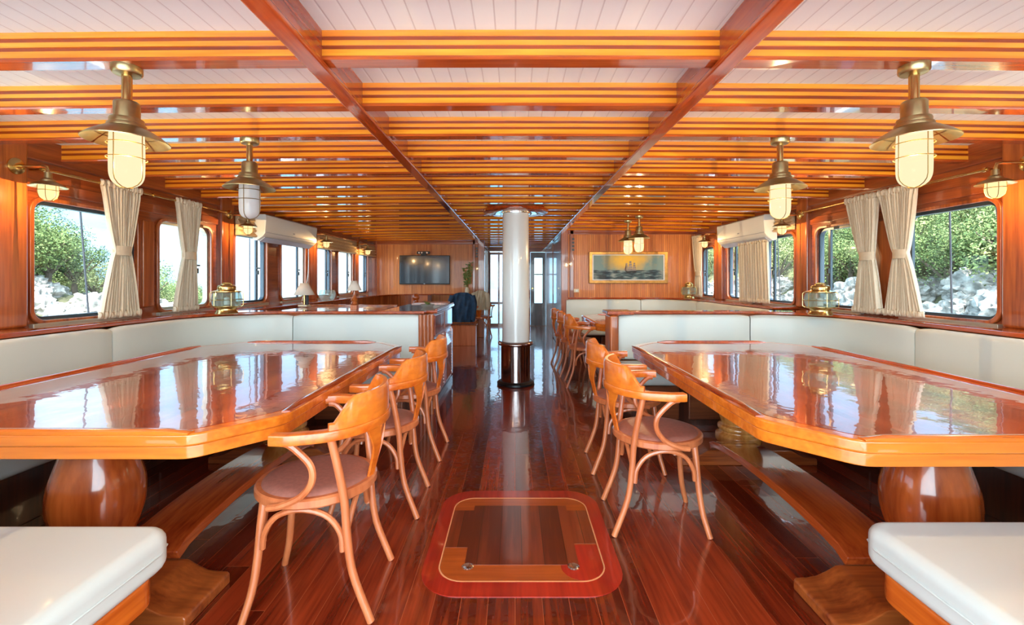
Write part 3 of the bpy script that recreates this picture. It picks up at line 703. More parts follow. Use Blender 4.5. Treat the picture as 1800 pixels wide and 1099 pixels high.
def sconce(s):
    e = empty('wall_sconce')   # origin on the wall, arm reaches to -s*x
    MB().lathe([(.0, 0), (.05, 0), (.05, .008), (.03, .018), (.016, .02), (.0, .02)][::-1], (0, 0, 0), 24, axis='x').build('wall_plate', 'brass', e)
    if s > 0: e.children[-1].scale = (-1, 1, 1)
    ex = -s*.20
    MB().tube([(0, 0, 0), (-s*.16, 0, .0), (-s*.19, 0, -.006), (ex, 0, -.03), (ex, 0, -.05)], .0095, 10).build('arm', 'brass', e)
    MB().lathe([(.0, -.04), (.018, -.04), (.02, -.075), (.034, -.085), (.036, -.11), (.0, -.11)][::-1], (ex, 0, 0), 20).build('socket_cap', 'brass_old', e)
    MB().lathe([(.03, -.096), (.045, -.098), (.07, -.110), (.092, -.126), (.091, -.129), (.068, -.114), (.03, -.103)][::-1], (ex, 0, 0), 36).build('shade', 'brass_old', e)
    MB().lathe(sprof([(.0, -.208), (.02, -.205), (.038, -.190), (.045, -.165), (.045, -.13), (.042, -.108)], 3), (ex, 0, 0), 24, caps=False).build('glass_globe', 'lit_small', e)
    k = MB()
    for a in range(6):
        an = PI*a/3; r = .048
        k.tube([(ex+r*math.cos(an)*c_, r*math.sin(an)*c_, z_) for c_, z_ in ((1, -.11), (1, -.165), (.85, -.193), (.45, -.209), (0, -.213))], .0018, 5)
    k.tube([(ex+.049*math.cos(2*PI*i/20), .049*math.sin(2*PI*i/20), -.15) for i in range(20)], .002, 5, closed=True); k.build('cage', 'wire', e)
    ld = bpy.data.lights.new('bulb', 'POINT'); ld.energy = SCONCE_W; ld.color = (1, .66, .34); ld.shadow_soft_size = 0
    lo = bpy.data.objects.new('bulb', ld); COL.objects.link(lo); lo.parent = e; lo.location = (ex, 0, -.17)
    return e
for s, ys, nm in ((-1, (2.78, 4.86, 6.88, 8.82), 'left'), (1, (2.70, 4.86, 6.84), 'right')):
    base = sconce(s)
    for i, y in enumerate(ys):
        e = base if i == 0 else copy_tree(base)
        e.location = (s*(XW-.05), y, 1.945)
        tag(e, 'small lit brass wall sconce on the %s wall, %s' % (nm, ['nearest the camera', 'beside the air conditioner', 'third from the camera', 'farthest away'][i]), 'wall lamp', 'brass wall sconces')

# ================================================================ CURTAINS, RODS, BLINDS
def curtain(s, top, tie, bot, zt, zb, ztie, lab, name='curtain', nf=13, amp=.025, parts=True, x=2.99):
    """rows of folded cloth; top, tie and bot are (y0, y1)"""
    e = empty(name, (s*x, (bot[0]+bot[1])/2, zb), label=lab, cat='curtain'); cy = (bot[0]+bot[1])/2
    rows = 30; cols = nf*8; vs = []; fs = []; rr = random.Random(sum(map(ord, lab)))
    ph = [rr.uniform(-.8, .8) for _ in range(nf+2)]
    for j in range(rows+1):
        z = zb+(zt-zb)*j/rows
        if tie:
            if z > ztie: u = (z-ztie)/(zt-ztie); u = u**.75; a, b = [tie[i]+(top[i]-tie[i])*u for i in (0, 1)]
            else: u = (ztie-z)/(ztie-zb); u = u**.8; a, b = [tie[i]+(bot[i]-tie[i])*u for i in (0, 1)]
        else: u = (z-zb)/(zt-zb); a, b = [bot[i]+(top[i]-bot[i])*u for i in (0, 1)]
        pin = (b-a)/(bot[1]-bot[0])
        for i in range(cols+1):
            v = i/cols; f = v*nf; k = int(f)
            w_ = math.sin(2*PI*f+ph[min(k, nf)]*.6); d = amp*(math.copysign(abs(w_)**.7, w_)+.35*math.sin(4.3*PI*f+z*3))*(.45+.4*pin)
            if j in (0, 1) or j >= rows-1: d += rr.uniform(-.004, .004)
            vs.append((d, a+(b-a)*v-cy, z-zb))
    for j in range(rows):
        for i in range(cols): q = j*(cols+1)+i; fs.append((q, q+1, q+cols+2, q+cols+1))
    o = MB().add(vs, fs).build('cloth', 'curtain', e); so = o.modifiers.new('s', 'SOLIDIFY'); so.thickness = .003; so.offset = 0
    def ruffle(nm, a, b, z0, z1):
        n = 90; vs = []; fs = []
        for j in range(4):
            for i in range(n+1):
                v = i/n; g = .007*math.sin(v*n*1.7)+.004*math.sin(v*n*.63); vs.append((g-.004*s+(.006 if j in (1, 2) else .0)*-s, a+(b-a)*v-cy, z0+(z1-z0)*j/3-zb+.004*math.sin(v*37+j)))
        for j in range(3):
            for i in range(n): q = j*(n+1)+i; fs.append((q, q+1, q+n+2, q+n+1))
        r = MB().add(vs, fs).build(nm, 'curtain', e); so = r.modifiers.new('s', 'SOLIDIFY'); so.thickness = .018; so.offset = 0
    if parts:
        ruffle('top_ruffle', top[0]-.01, top[1]+.01, zt-.02, zt+.025); ruffle('hem_ruffle', bot[0]-.01, bot[1]+.01, zb, zb+.045)
    if tie:
        MB().sweep([(.0+.034*math.cos(2*PI*i/20), ((tie[0]+tie[1])/2-cy)+((tie[1]-tie[0])/2+.008)*math.sin(2*PI*i/20), ztie-zb) for i in range(20)], [(-.003, -.035), (.003, -.035), (.003, .035), (-.003, .035)], closed=True).build('tieback', 'curtain', e)
    return e
ZR = 1.95
curtain(-1, (3.29, 3.63), (3.39, 3.53), (3.27, 3.62), ZR, .97, 1.47, 'beige gathered curtain tied at the waist between the first two left windows')
curtain(-1, (4.02, 4.32), (4.10, 4.25), (3.99, 4.28), ZR, .97, 1.47, 'beige gathered curtain tied at the waist in front of the second left window')
curtain(1, (3.39, 3.72), (3.47, 3.58), (3.34, 3.66), ZR, .97, 1.45, 'beige tied curtain of the right-hand pair, the one beside the nearest right window')
curtain(1, (3.76, 4.09), (3.80, 3.93), (3.71, 4.0), ZR, .97, 1.45, 'beige tied curtain of the right-hand pair, the one farther from the camera')
curtain(1, (5.40, 6.05), None, (5.36, 6.02), 1.72, .97, 1.4, 'loose beige curtain hanging straight below the right air conditioner', nf=11, amp=.024)
curtain(1, (7.32, 7.62), (7.34, 7.5), (7.30, 7.56), ZR, .97, 1.35, 'narrow beige curtain in the far right corner by the painting wall', nf=8)
def rod(s, y0, y1, lab):
    e = empty('curtain_rod', (s*2.99, y0, ZR), label=lab, cat='curtain rod', group='brass curtain rods')
    MB().tube([(0, 0, 0), (0, y1-y0, 0)], .009, 10).build('pole', 'brass', e)
    for y in (.02, (y1-y0)*.48, y1-y0-.02):
        MB().tube([(0, y, 0), (s*.09, y, 0)], .007, 8).build('bracket', 'brass', e)
        MB().lathe([(.016, -.01), (.016, .01)], (0, y, 0), 12, axis='y').build('rod_ring', 'brass', e)
rod(-1, 2.87, 4.73, 'slim brass curtain rod above the first two left windows')
rod(1, 2.87, 4.75, 'slim brass curtain rod above the first two right windows')
rod(1, 6.98, 7.68, 'short brass curtain rod in the far right corner')
def blind(s, y0, y1, lab, zt=1.97, zb=1.74):
    e = empty('roman_blind', (s*(XW-.04), (y0+y1)/2, zb), label=lab, cat='blind', group='folded roman blinds'); hy = (y1-y0)/2
    for k in range(4):
        z = k*(zt-zb)/4; m = MB()
        prof = [(0, z), (-s*(.035+.008*(3-k)), z+.004), (-s*(.045+.008*(3-k)), z+.02), (-s*.02, z+(zt-zb)/4+.012), (0, z+(zt-zb)/4+.012)]
        m.prism([(x, y) for x, y in prof], -hy, hy, 'xz'); m.build('fold', 'blind', e, bevel=.002)
    MB().box(0, -s*.05, -hy, hy, zt-zb, zt-zb+.03).build('headrail', 'wall_h', e, bevel=.004)
    return e
blind(-1, 4.98, 5.29, 'folded beige roman blind beside the near end of the left air conditioner')
blind(-1, 7.04, 8.70, 'long folded beige roman blind past the left air conditioner')
blind(-1, 8.93, 9.84, 'folded beige roman blind in the far left corner')
# brown blind box above the right side window
blind(1, 4.97, 5.29, 'folded roman blind beside the near end of the right air conditioner', 1.97, 1.80)

# ================================================================ AIR CONDITIONERS
def aircon(s, y0, y1, lab):
    e = empty('air_conditioner', (s*(XW-.03), (y0+y1)/2, 1.72), label=lab, cat='air conditioner', group='white wall air conditioners'); hy = (y1-y0)/2
    prof = [(0, .30), (0, .0), (-s*.05, -.01), (-s*.125, .045), (-s*.150, .075), (-s*.162, .285), (-s*.150, .30)]
    MB().prism(prof, -hy, hy, 'xz').build('housing', 'ac', e, bevel=.012, segs=3)
    MB().prism([(-s*.055, -.012), (-s*.120, .036), (-s*.128, .030), (-s*.06, -.02)], -hy+.04, hy-.04, 'xz').build('air_flap', 'ac_dark', e, bevel=.002)
    MB().box(-s*.148, -s*.156, -hy+.01, hy-.01, .085, .091).build('panel_gap', 'ac_dark', e)
    MB().box(-s*.150, -s*.158, -.02, .02, .125, .14).build('display', 'ac_dark', e)
aircon(-1, 5.32, 6.70, 'white wall air conditioner above the left windows'); aircon(1, 5.32, 6.56, 'white wall air conditioner above the right windows')
# its power cable
o = MB().tube(spline([(-3.02, 6.66, 1.72), (-3.02, 6.66, 1.5), (-2.98, 6.55, 1.3), (-2.95, 6.4, 1.1), (-2.9, 6.2, .962)], 6), .005, 6).build('power_cable', 'cable')
tag(o, 'thin white cable dangling from the left air conditioner to the shelf lamp', 'cable')

# ================================================================ ANCHOR LANTERNS
def lantern(x, y, lab, sc=1):
    e = empty('ship_lantern', (x, y, .953), label=lab, cat='lantern', group='brass ship lanterns'); e.scale = (sc,)*3
    MB().lathe(sprof([(.0, .0), (.085, .0), (.088, .012), (.078, .03), (.078, .05), (.105, .06), (.108, .07)], 2), seg=36).build('base', 'brass', e)
    rib = []
    for i in range(15):
        z = .07+.115*i/14; bulge = .104+.012*math.sin(PI*i/14); rib += [(bulge-.004, z), (bulge+.003, z+.004)]
    MB().lathe(rib, seg=40, caps=False).build('lens', 'lens', e)
    MB().lathe([(.0, .08), (.022, .08), (.022, .14), (0, .15)], seg=14).build('bulb_holder', 'white', e)
    MB().lathe(sprof([(.108, .188), (.11, .198), (.085, .205), (.07, .212), (.072, .235), (.06, .25), (.045, .252), (.04, .262), (.0, .264)], 2), seg=36).build('cap', 'brass', e)
    MB().tube([(.05*math.cos(PI*i/8), 0, .25+.0*math.sin(PI*i/8)+.02*math.sin(PI*i/8)) for i in range(9)], .004, 6).build('handle', 'brass', e)
    for k in range(6):
        a = 2*PI*k/6+.3; MB().tube([(.108*math.cos(a), .108*math.sin(a), .062), (.128*math.cos(a), .128*math.sin(a), .075), (.128*math.cos(a), .128*math.sin(a), .18), (.108*math.cos(a), .108*math.sin(a), .195)], .0035, 6).build('guard_wire', 'brass', e)
    MB().tube([(.129*math.cos(2*PI*i/30), .129*math.sin(2*PI*i/30), .125) for i in range(30)], .003, 6, closed=True).build('guard_ring', 'brass', e)
lantern(-2.52, 3.98, 'brass ship lantern with ribbed glass on the left booth ledge')
lantern(2.57, 3.83, 'brass ship lantern with ribbed glass on the right booth ledge')
lantern(2.76, 7.22, 'brass ship lantern glowing in the far right corner, on the ledge beside the painting', .95)

# ================================================================ SMALLER THINGS
def at(px, py, y): return Vector(((px-905)*y/800, y, 1.25+(492-py)*y/800))
# television
tv = empty('television', (-1.955, YL-.045, 1.465), label='flat black television on the panelled back wall', cat='television')
MB().box(-.545, .545, -.03, .03, -.315, .315).build('housing', 'black', tv, bevel=.01)
MB().box(-.532, .532, -.034, -.031, -.290, .300).build('screen', 'screen', tv)
MB().box(-.2, .2, .03, .045, -.15, .15).build('wall_mount', 'black', tv)
MB().box(-.012, .012, -.036, -.034, -.309, -.300).build('logo_plate', 'chrome', tv)
q = empty('webcam', (-1.98, YL-.06, 1.782), label='small black sensor camera sitting on top of the television', cat='camera')
MB().box(-.14, .14, -.03, .03, .025, .085).build('body', 'black', q, bevel=.012)
MB().box(-.05, .05, -.03, .03, 0, .025).build('foot', 'black', q)
for x in (-.09, -.03, .08): MB().lathe([(.018, 0), (.018, .012), (0, .014)], (x, -.031, .055), 14, axis='y').build('lens', 'chrome', q)
# painting
pa = empty('painting', (1.917, YR-.02, 1.458), label='gilt-framed oil painting of a sailing ship on a stormy sea at sunset', cat='painting')
W2, H2 = .665, .268
ring([(-W2, -H2), (W2, -H2), (W2, H2), (-W2, H2)], [(-W2+.055, -H2+.05), (W2-.055, -H2+.05), (W2-.055, H2-.05), (-W2+.055, H2-.05)], -.035, .01, 'xz').build('frame', 'gold', pa, bevel=.008)
ring([(-W2+.05, -H2+.045), (W2-.05, -H2+.045), (W2-.05, H2-.045), (-W2+.05, H2-.045)], [(-W2+.075, -H2+.065), (W2-.075, -H2+.065), (W2-.075, H2-.065), (-W2+.075, H2-.065)], -.026, .01, 'xz').build('inner_mount', 'white', pa)
def paint_mat():
    m, t, b = nt('oil painting of a sea'); tc = N(t, 'ShaderNodeTexCoord'); sp = N(t, 'ShaderNodeSeparateXYZ'); t.links.new(tc.outputs['Object'], sp.inputs[0])
    x, z = sp.outputs[0], sp.outputs[2]
    dx = math_(t, 'MULTIPLY', math_(t, 'ADD', x, .0), 1.9); dz = math_(t, 'MULTIPLY', math_(t, 'SUBTRACT', z, .14), 3.6)
    n = N(t, 'ShaderNodeTexNoise'); n.inputs['Scale'].default_value = 5; n.inputs['Detail'].default_value = 6; t.links.new(tc.outputs['Object'], n.inputs['Vector'])
    r = math_(t, 'SQRT', math_(t, 'ADD', math_(t, 'MULTIPLY', dx, dx), math_(t, 'MULTIPLY', dz, dz)))
    r = math_(t, 'ADD', r, math_(t, 'MULTIPLY', math_(t, 'SUBTRACT', n.outputs['Fac'], .5), 1.1))
    sky = N(t, 'ShaderNodeValToRGB'); e = sky.color_ramp.elements; e[0].position = .15; e[0].color = lin((250, 205, 70)); e[1].position = .95; e[1].color = lin((126, 160, 160))
    k = sky.color_ramp.elements.new(.5); k.color = lin((214, 186, 110)); t.links.new(r, sky.inputs[0])
    n2 = N(t, 'ShaderNodeTexNoise'); n2.inputs['Scale'].default_value = 1; n2.inputs['Detail'].default_value = 7; mp = N(t, 'ShaderNodeMapping'); mp.inputs['Scale'].default_value = (6, 1, 26)
    t.links.new(tc.outputs['Object'], mp.inputs[0]); t.links.new(mp.outputs[0], n2.inputs['Vector'])
    sea = N(t, 'ShaderNodeValToRGB'); e = sea.color_ramp.elements; e[0].position = .40; e[0].color = lin((28, 46, 58)); e[1].position = .78; e[1].color = lin((196, 206, 200))
    k = sea.color_ramp.elements.new(.52); k.color = lin((74, 104, 112)); t.links.new(n2.outputs['Fac'], sea.inputs[0])
    hz = math_(t, 'ADD', z, math_(t, 'MULTIPLY', math_(t, 'SUBTRACT', n.outputs['Fac'], .5), .05))
    mx = N(t, 'ShaderNodeMix', data_type='RGBA'); t.links.new(math_(t, 'LESS_THAN', hz, -.045), mx.inputs[0]); t.links.new(sky.outputs[0], mx.inputs[6]); t.links.new(sea.outputs[0], mx.inputs[7])
    t.links.new(mx.outputs[2], b.inputs['Base Color']); b.inputs['Roughness'].default_value = .5; return m
M['paint'] = paint_mat(); M['sail'] = plain('painted sails', (150, 140, 142), rough=.6, noise=.25, nscale=40); M['hull'] = plain('painted hull', (34, 34, 40), rough=.6)
MB().box(-W2+.07, W2-.07, -.012, .012, -H2+.06, H2-.06).build('canvas', 'paint', pa)
m = MB(); m.prism([(-.03, -.085), (.12, -.085), (.155, -.06), (.12, -.066), (-.02, -.066), (-.06, -.048)], -.0135, -.012, 'xz'); m.build('painted_hull', 'hull', pa)
m = MB()
for i, (x, b0, t0, w) in enumerate(((-.03, -.055, .075, .068), (.035, -.055, .115, .078), (.10, -.055, .085, .066))):
    z = b0
    for k in range(4):
        hh = (t0-b0)/4; ww = w*(1-.17*k); m.prism([(x-ww/2, z), (x+ww/2, z+.004), (x+ww*.42, z+hh*.85), (x-ww*.42, z+hh*.8)], -.0137, -.0125, 'xz'); z += hh
m.prism([(-.075, -.045), (-.04, -.045), (-.035, .05)], -.0137, -.0125, 'xz'); m.build('painted_sails', 'sail', pa)
# switches
for (x, yy, z, w, lab) in ((at(1010, 511, YR).x, YR, at(1010, 511, YR).z, .075, 'ivory double socket plate on the wall left of the ship painting'),):
    q = empty('wall_socket', (x, yy, z), label=lab, cat='socket'); MB().box(-w, w, -.012, 0, -.03, .03).build('plate', 'plate', q, bevel=.004)
    for d in (-.035, .035): MB().lathe([(.018, 0), (.018, .003), (0, .001)][::-1], (d, -.014, 0), 14, axis='y').build('outlet', 'white', q)
for x, yy, lab in ((.985, YR-.03, 'black slotted vent high on the post left of the ship painting wall'), (-.83, YL-.01, 'black slotted vent high at the right edge of the television wall')):
    q = empty('slotted_vent', (x, yy-.002, 1.86), label=lab, cat='vent')
    for k in range(4): MB().box(-.02, .02, -.006, .0, -.12+.06*k, -.085+.06*k).build('slot', 'black', q, bevel=.002)
# table lamps
def shade_(e, r0, r1, z0, z1):
    m = MB().lathe([(r0, z0), (r1, z1)], seg=32, caps=False); o = m.build('lamp_shade', 'shade', e); s_ = o.modifiers.new('s', 'SOLIDIFY'); s_.thickness = .003
q = empty('table_lamp', (-2.30+.0, 5.0, .953), label='small table lamp with white cone shade and pale base under the left air conditioner', cat='table lamp')
q.location = (-2.34, 5.06, .953-.0)
MB().box(-.05, .05, -.05, .05, 0, .02).build('base', 'plate', q, bevel=.006)
MB().lathe([(.011, .018), (.011, .17)], seg=12).build('stem', 'brass', q); MB().box(.02, .045, -.01, .01, .02, .13).build('switch_box', 'black', q)
shade_(q, .108, .042, .13, .26)
q = empty('table_lamp', (at(628, 545, 4.6).x, 4.52, .95), label='small table lamp with turned wooden base on the left partition', cat='table lamp')
MB().box(-.032, .032, -.032, .032, 0, .05).build('base', 'bent', q, bevel=.005)
MB().lathe(sprof([(.02, .05), (.034, .065), (.026, .085), (.036, .105), (.02, .125), (.013, .16), (.012, .19)], 3), seg=22).build('stem', 'wall_wood', q)
shade_(q, .068, .028, .195, .29)
# glass bowls on the far left shelf
q = MB().lathe(sprof([(.0, .0), (.07, .002), (.10, .03), (.115, .09), (.10, .14), (.09, .15)], 3), seg=28).build('glass_bowl', 'lens'); q.location = (-2.72, 6.6, .953); tag(q, 'round clear glass bowl on the left window shelf behind the lamp', 'bowl')
# louvered cabinet at the end of the left partition
cb = empty('louvered_cabinet', (-1.03, 5.06, 0), label='wooden cabinet with louvered aisle side, behind the left booth', cat='cabinet')
MB().box(-.26, .235, -.62, .62, .06, .92).build('body', 'wall_wood', cb, bevel=.006)
MB().box(-.28, .25, -.64, .64, 0, .06).build('plinth', 'dark_panel', cb)
MB().box(-.28, .27, -.60, .66, .92, .95).build('worktop', 'girder', cb, bevel=.008)
for x0, x1, y0, y1 in ((.245, .268, -.58, .62), (-.26, .2, .62, .64)): MB().box(x0, x1, y0, y1, .948, .966).build('rim', 'wall_wood', cb, bevel=.004)
for y0 in (-.60, 0.02):
    MB().box(.236, .25, y0, y0+.57, .70, .90).build('drawer_front', 'girder', cb, bevel=.005)
    d = MB().box(.236, .243, y0, y0+.57, .1, .67).build('door', 'girder', cb)
    for a in ((y0, y0+.05), (y0+.52, y0+.57)): MB().box(.24, .256, a[0], a[1], .1, .67).build('door_stile', 'girder', d)
    for k in range(15): MB().add([(.243, y0+.05, .125+.035*k), (.258, y0+.05, .115+.035*k), (.258, y0+.52, .115+.035*k), (.243, y0+.52, .125+.035*k), (.243, y0+.05, .148+.035*k), (.252, y0+.05, .128+.035*k), (.252, y0+.52, .128+.035*k), (.243, y0+.52, .148+.035*k)], [(0, 1, 2, 3), (4, 7, 6, 5), (1, 5, 6, 2), (0, 4, 5, 1), (2, 6, 7, 3)]).build('louvre', 'girder', d)
q = empty('potted_succulent', (-.95, 4.95, .95), label='spiky green and white plant in a glass dish on the louvered cabinet', cat='plant')
MB().lathe(sprof([(.0, 0), (.05, .002), (.075, .03), (.072, .035), (0, .02)], 2), seg=20).build('dish', 'lens', q)
m = MB()
for i in range(16):
    a = i*2.4; l = .05+.03*((i*7) % 5)/5; m.add([(0, 0, .02), (.02*math.cos(a+.4), .02*math.sin(a+.4), .04), (l*math.cos(a), l*math.sin(a), .05+.04*((i*3) % 4)/4), (.02*math.cos(a-.4), .02*math.sin(a-.4), .04)], [(0, 1, 2, 3)])
m.build('leaves', 'leaf', q)
q = empty('wooden_tray', (-1.55, 4.62, .90), label='low raised wooden board behind the left partition cap', cat='board')
MB().box(-.8, .20, -.14, .6, -.02, .045).build('board', 'cross', q, bevel=.01); MB().box(-.8, .20, .6, .63, .03, .065).build('rail', 'wall_wood', q, bevel=.006)
for x in (-.74, .14): MB().box(x-.03, x+.03, .5, .56, -.90, -.02).build('leg', 'wall_wood', q)
for x in (-.74, .14): MB().box(x-.03, x+.03, -.12, -.06, -.90, -.02).build('leg', 'wall_wood', q)
# stair rail with turned newel
q = empty('stair_rail', (-1.52, 7.0, 0), label='low stair rail with a turned wooden newel post below the television', cat='railing')
MB().lathe(sprof([(.045, 0), (.045, .72), (.03, .76), (.05, .82), (.055, .88), (.035, .93), (.05, .96), (.052, .99), (.03, 1.03), (0, 1.04)], 3), seg=24).build('newel_post', 'pedestal', q)
MB().box(.04, .52, -.025, .025, .88, .92).build('handrail', 'wall_wood', q, bevel=.008); MB().box(.04, .52, -.02, .02, .74, .765).build('lower_rail', 'wall_wood', q, bevel=.006)
for x in (.17, .34, .50): MB().box(x-.02, x+.02, -.018, .018, 0, .885).build('baluster', 'wall_wood', q, bevel=.004)
# draped chairs at the passage mouth
def draped(x, y, wd, hh, zl, mat, lab, nm, sd):
    ch = copy_tree(proto_chair); ch.location = (x, y+.22, 0); ch.rotation_euler = (0, 0, R(80)); tag(ch, 'wooden chair under the %s' % lab, 'chair')
    if 'group' in ch: del ch['group']
    r = random.Random(sd); nx, nz = 26, 20; vs = []; fs = []
    for side in (0, 1):
        for j in range(nz+1):
            for i in range(nx+1):
                u = i/nx*2-1; v = j/nz; z = zl+(hh-zl)*v; w = wd/2*(1-.10*v**3-.12*(1-v)*.5)
                if v > .85: w *= 1-.9*(v-.85)**1.6*4
                z2 = z-(.05*abs(u)**3 if v > .9 else 0)
                f = .018*math.sin(u*9+v*4)+.012*math.sin(u*17-v*7)+.01*math.sin(v*15+u*3)
                bul = .085*(1-u*u)**.5+.02
                vs.append((u*w, (-bul if side == 0 else bul*.4)*(1-.6*v**4)+f, z2))
    n = nx+1; o = (nz+1)*n
    for j in range(nz):
        for i in range(nx): q0 = j*n+i; fs.append((q0, q0+1, q0+n+1, q0+n)); fs.append((o+q0, o+q0+n, o+q0+n+1, o+q0+1))
    for i in range(nx): q0 = nz*n+i; fs.append((q0, q0+1, o+q0+1, o+q0)); fs.append((i, o+i, o+i+1, i+1))
    for j in range(nz): fs.append((j*n, (j+1)*n, o+(j+1)*n, o+j*n)); q0 = j*n+nx; fs.append((q0, o+q0, o+q0+n, q0+n))
    e = empty(nm, (x, y, 0), label='%s draped over a chair back' % lab, cat='jacket')
    MB().add(vs, fs).build('body', mat, e)
    for s_ in (-1, 1):
        pts = spline([(s_*wd*.40, -.05, hh-.07), (s_*wd*.48, -.09, hh-.2), (s_*wd*.47, -.11, hh-.36), (s_*wd*.43, -.12, zl+.04)], 5)
        MB().tube(pts, lambda t: .05-.01*t, 12).build('sleeve', mat, e)
draped(-1.03, 9.0, .50, 1.0, .42, 'navy', 'navy blue jacket', 'jacket', 3)
draped(-.72, 9.55, .34, 1.03, .62, 'beige', 'cream cloth', 'draped_cloth', 8)
q = empty('side_cabinet', (-1.0, 8.72, 0), label='low wooden box seat in front of the chair with the navy jacket', cat='cabinet')
MB().box(-.2, .26, -.12, .1, 0, .38).build('body', 'bent', q, bevel=.008); MB().box(-.22, .28, -.14, .12, .38, .40).build('top', 'wall_wood', q, bevel=.006)
# bamboo in a vase
q = empty('potted_bamboo', (-1.03, 9.82, .95), label='tall leafy bamboo sprigs in a vase against the back wall behind the navy jacket', cat='plant')
MB().lathe(sprof([(.035, 0), (.05, .05), (.04, .11), (.03, .14)], 3), seg=20).build('vase', 'plate', q)
m = MB(); l = MB(); r = random.Random(5)
for i in range(6):
    dx, dy = r.uniform(-.12, .12), r.uniform(-.02, .0); hh = r.uniform(.45, .68); m.tube([(0, 0, .1), (dx*.4, dy, hh*.5), (dx, dy-.02, hh)], .005, 6)
    for k in range(26):
        t = r.uniform(.35, 1); a = r.uniform(0, 2*PI); p = Vector((dx*t, dy*t, hh*t)); d = Vector((math.cos(a)*.07, -abs(math.sin(a))*.05, r.uniform(-.03, .05))); w = Vector((0, .0, .014))
        l.add([p, p+d*.5+w, p+d, p+d*.5-w], [(0, 1, 2, 3)])
m.build('stalks', 'leaf', q); l.build('leaves', 'leaf', q)
# brass lamp glow strips: small ceiling vents seen between the rear beams
# ================================================================ OUTSIDE
M['rock'] = plain('pale shore rock', (150, 146, 140), rough=.9, noise=.5, nscale=4.0, bump=1.0)
M['soil'] = plain('scrubby hillside', (104, 104, 74), rough=1, noise=.5, nscale=.9)
M['water'] = plain('sea water', (70, 130, 150), rough=.08)
GREENS = [(96, 114, 62), (78, 98, 56), (118, 132, 76), (134, 140, 90)]
for i, g in enumerate(GREENS): M['crown%d' % i] = plain('foliage %d' % i, g, rough=.8, noise=.4, nscale=5)
M['bark'] = plain('bark', (92, 78, 66), rough=.9)
from mathutils import noise as mn
def hgt(s, x, y):
    ax = abs(x)
    if s > 0:
        base = -2.0+(ax-9)*.55; base = max(-3, min(base, 1.0+(ax-14)*.42))
    else:
        m = min(1, max(0, (30-y)/10)); base = -2.2+(ax-12)*.34*m; base = min(base, 2.2+(ax-24)*.05)
    n = mn.fractal(Vector((x*.16, y*.16, 3)), 1.0, 2.1, 5)*1.2+abs(mn.noise(Vector((x*.7, y*.7, 0))))*.8
    return base+n*.6
def hill(s, x0, x1, y0, y1, nm, lab):
    nx, ny = 70, 150; vs = []; fs = []
    for j in range(ny+1):
        for i in range(nx+1):
            x = s*(x0+(x1-x0)*(i/nx)**1.3); y = y0+(y1-y0)*j/ny; vs.append((x, y, hgt(s, x, y)))
    for j in range(ny):
        for i in range(nx):
            q = j*(nx+1)+i; f = (q, q+1, q+nx+2, q+nx+1); fs.append(f if s > 0 else f[::-1])
    return tag(MB().add(vs, fs).build(nm, 'soil'), kind='structure')
hill(-1, 10, 40, -14, 60, 'hillside_left', ''); hill(1, 8, 44, -16, 60, 'hillside_right', '')
tag(MB().box(-90, 90, -60, 160, -2.4, -2.0).build('sea', 'water', smooth=False), kind='structure')
def rock_proto(i):
    import bmesh
    bm = bmesh.new(); bmesh.ops.create_icosphere(bm, subdivisions=4, radius=1); me = bpy.data.meshes.new('boulder')
    for v in bm.verts:
        d = v.co.normalized(); k = 1+.32*mn.noise(d*1.6+Vector((i*9, 0, 0)))+.20*mn.cell(d*3.1+Vector((0, i*5, 0)))+.16*mn.noise(d*5+Vector((i, 2, 0)))+.07*mn.noise(d*13)
        v.co = Vector((d.x*k, d.y*k*.95, d.z*k*.72))
    bm.to_mesh(me); bm.free(); me.materials.append(M['rock'])
    me.polygons.foreach_set('use_smooth', [True]*len(me.polygons)); me.set_sharp_from_angle(angle=R(30)); return me
RP = [rock_proto(i) for i in range(4)]
def tree_proto(i):
    r = random.Random(40+i); e = empty('tree')
    st = MB().tube([(0, 0, -.3), (.05, .02, .4), (-.04, .0, .9)], lambda t: .09-.04*t, 7)
    for k in range(5):
        a = 2*PI*k/5+r.random(); st.tube([(0, 0, .55), (.3*math.cos(a), .3*math.sin(a), .95), (.6*math.cos(a), .6*math.sin(a), 1.3)], lambda t: .04-.025*t, 5)
    st.build('trunk', 'bark', e)
    m = MB(); blobs = [(r.uniform(-.65, .65), r.uniform(-.65, .65), r.uniform(.75, 1.75), r.uniform(.3, .5)) for _ in range(12)]
    for bx, by, bz, br in blobs:
        for _ in range(420):
            d = Vector((r.gauss(0, 1), r.gauss(0, 1), r.gauss(0, .8))).normalized()*br*r.uniform(.6, 1.08); p = Vector((bx, by, bz))+d
            u = Vector((r.uniform(-1, 1), r.uniform(-1, 1), r.uniform(-1, 1))).normalized(); w = u.cross(d).normalized() if u.cross(d).length > .01 else Vector((1, 0, 0)); sz = r.uniform(.016, .038)
            m.add([p-u*sz, p+w*sz*.5, p+u*sz, p-w*sz*.5], [(0, 1, 2, 3)])
    m.build('crown', 'crown%d' % i, e, smooth=False); return e
TP = [tree_proto(i) for i in range(4)]; usedT = [False]*4
def put_tree(x, y, s, sc, i):
    e = copy_tree(TP[i]) if usedT[i] else TP[i]; usedT[i] = True
    e.location = (x, y, hgt(s, x, y)-.1*sc); e.rotation_euler = (0, 0, rnd.uniform(0, 6)); e.scale = (sc*1.15, sc*1.15, sc)
    tag(e, 'leafy green shore tree outside the %s windows' % ('left' if s < 0 else 'right'), 'tree', 'trees outside the %s windows' % ('left' if s < 0 else 'right'))
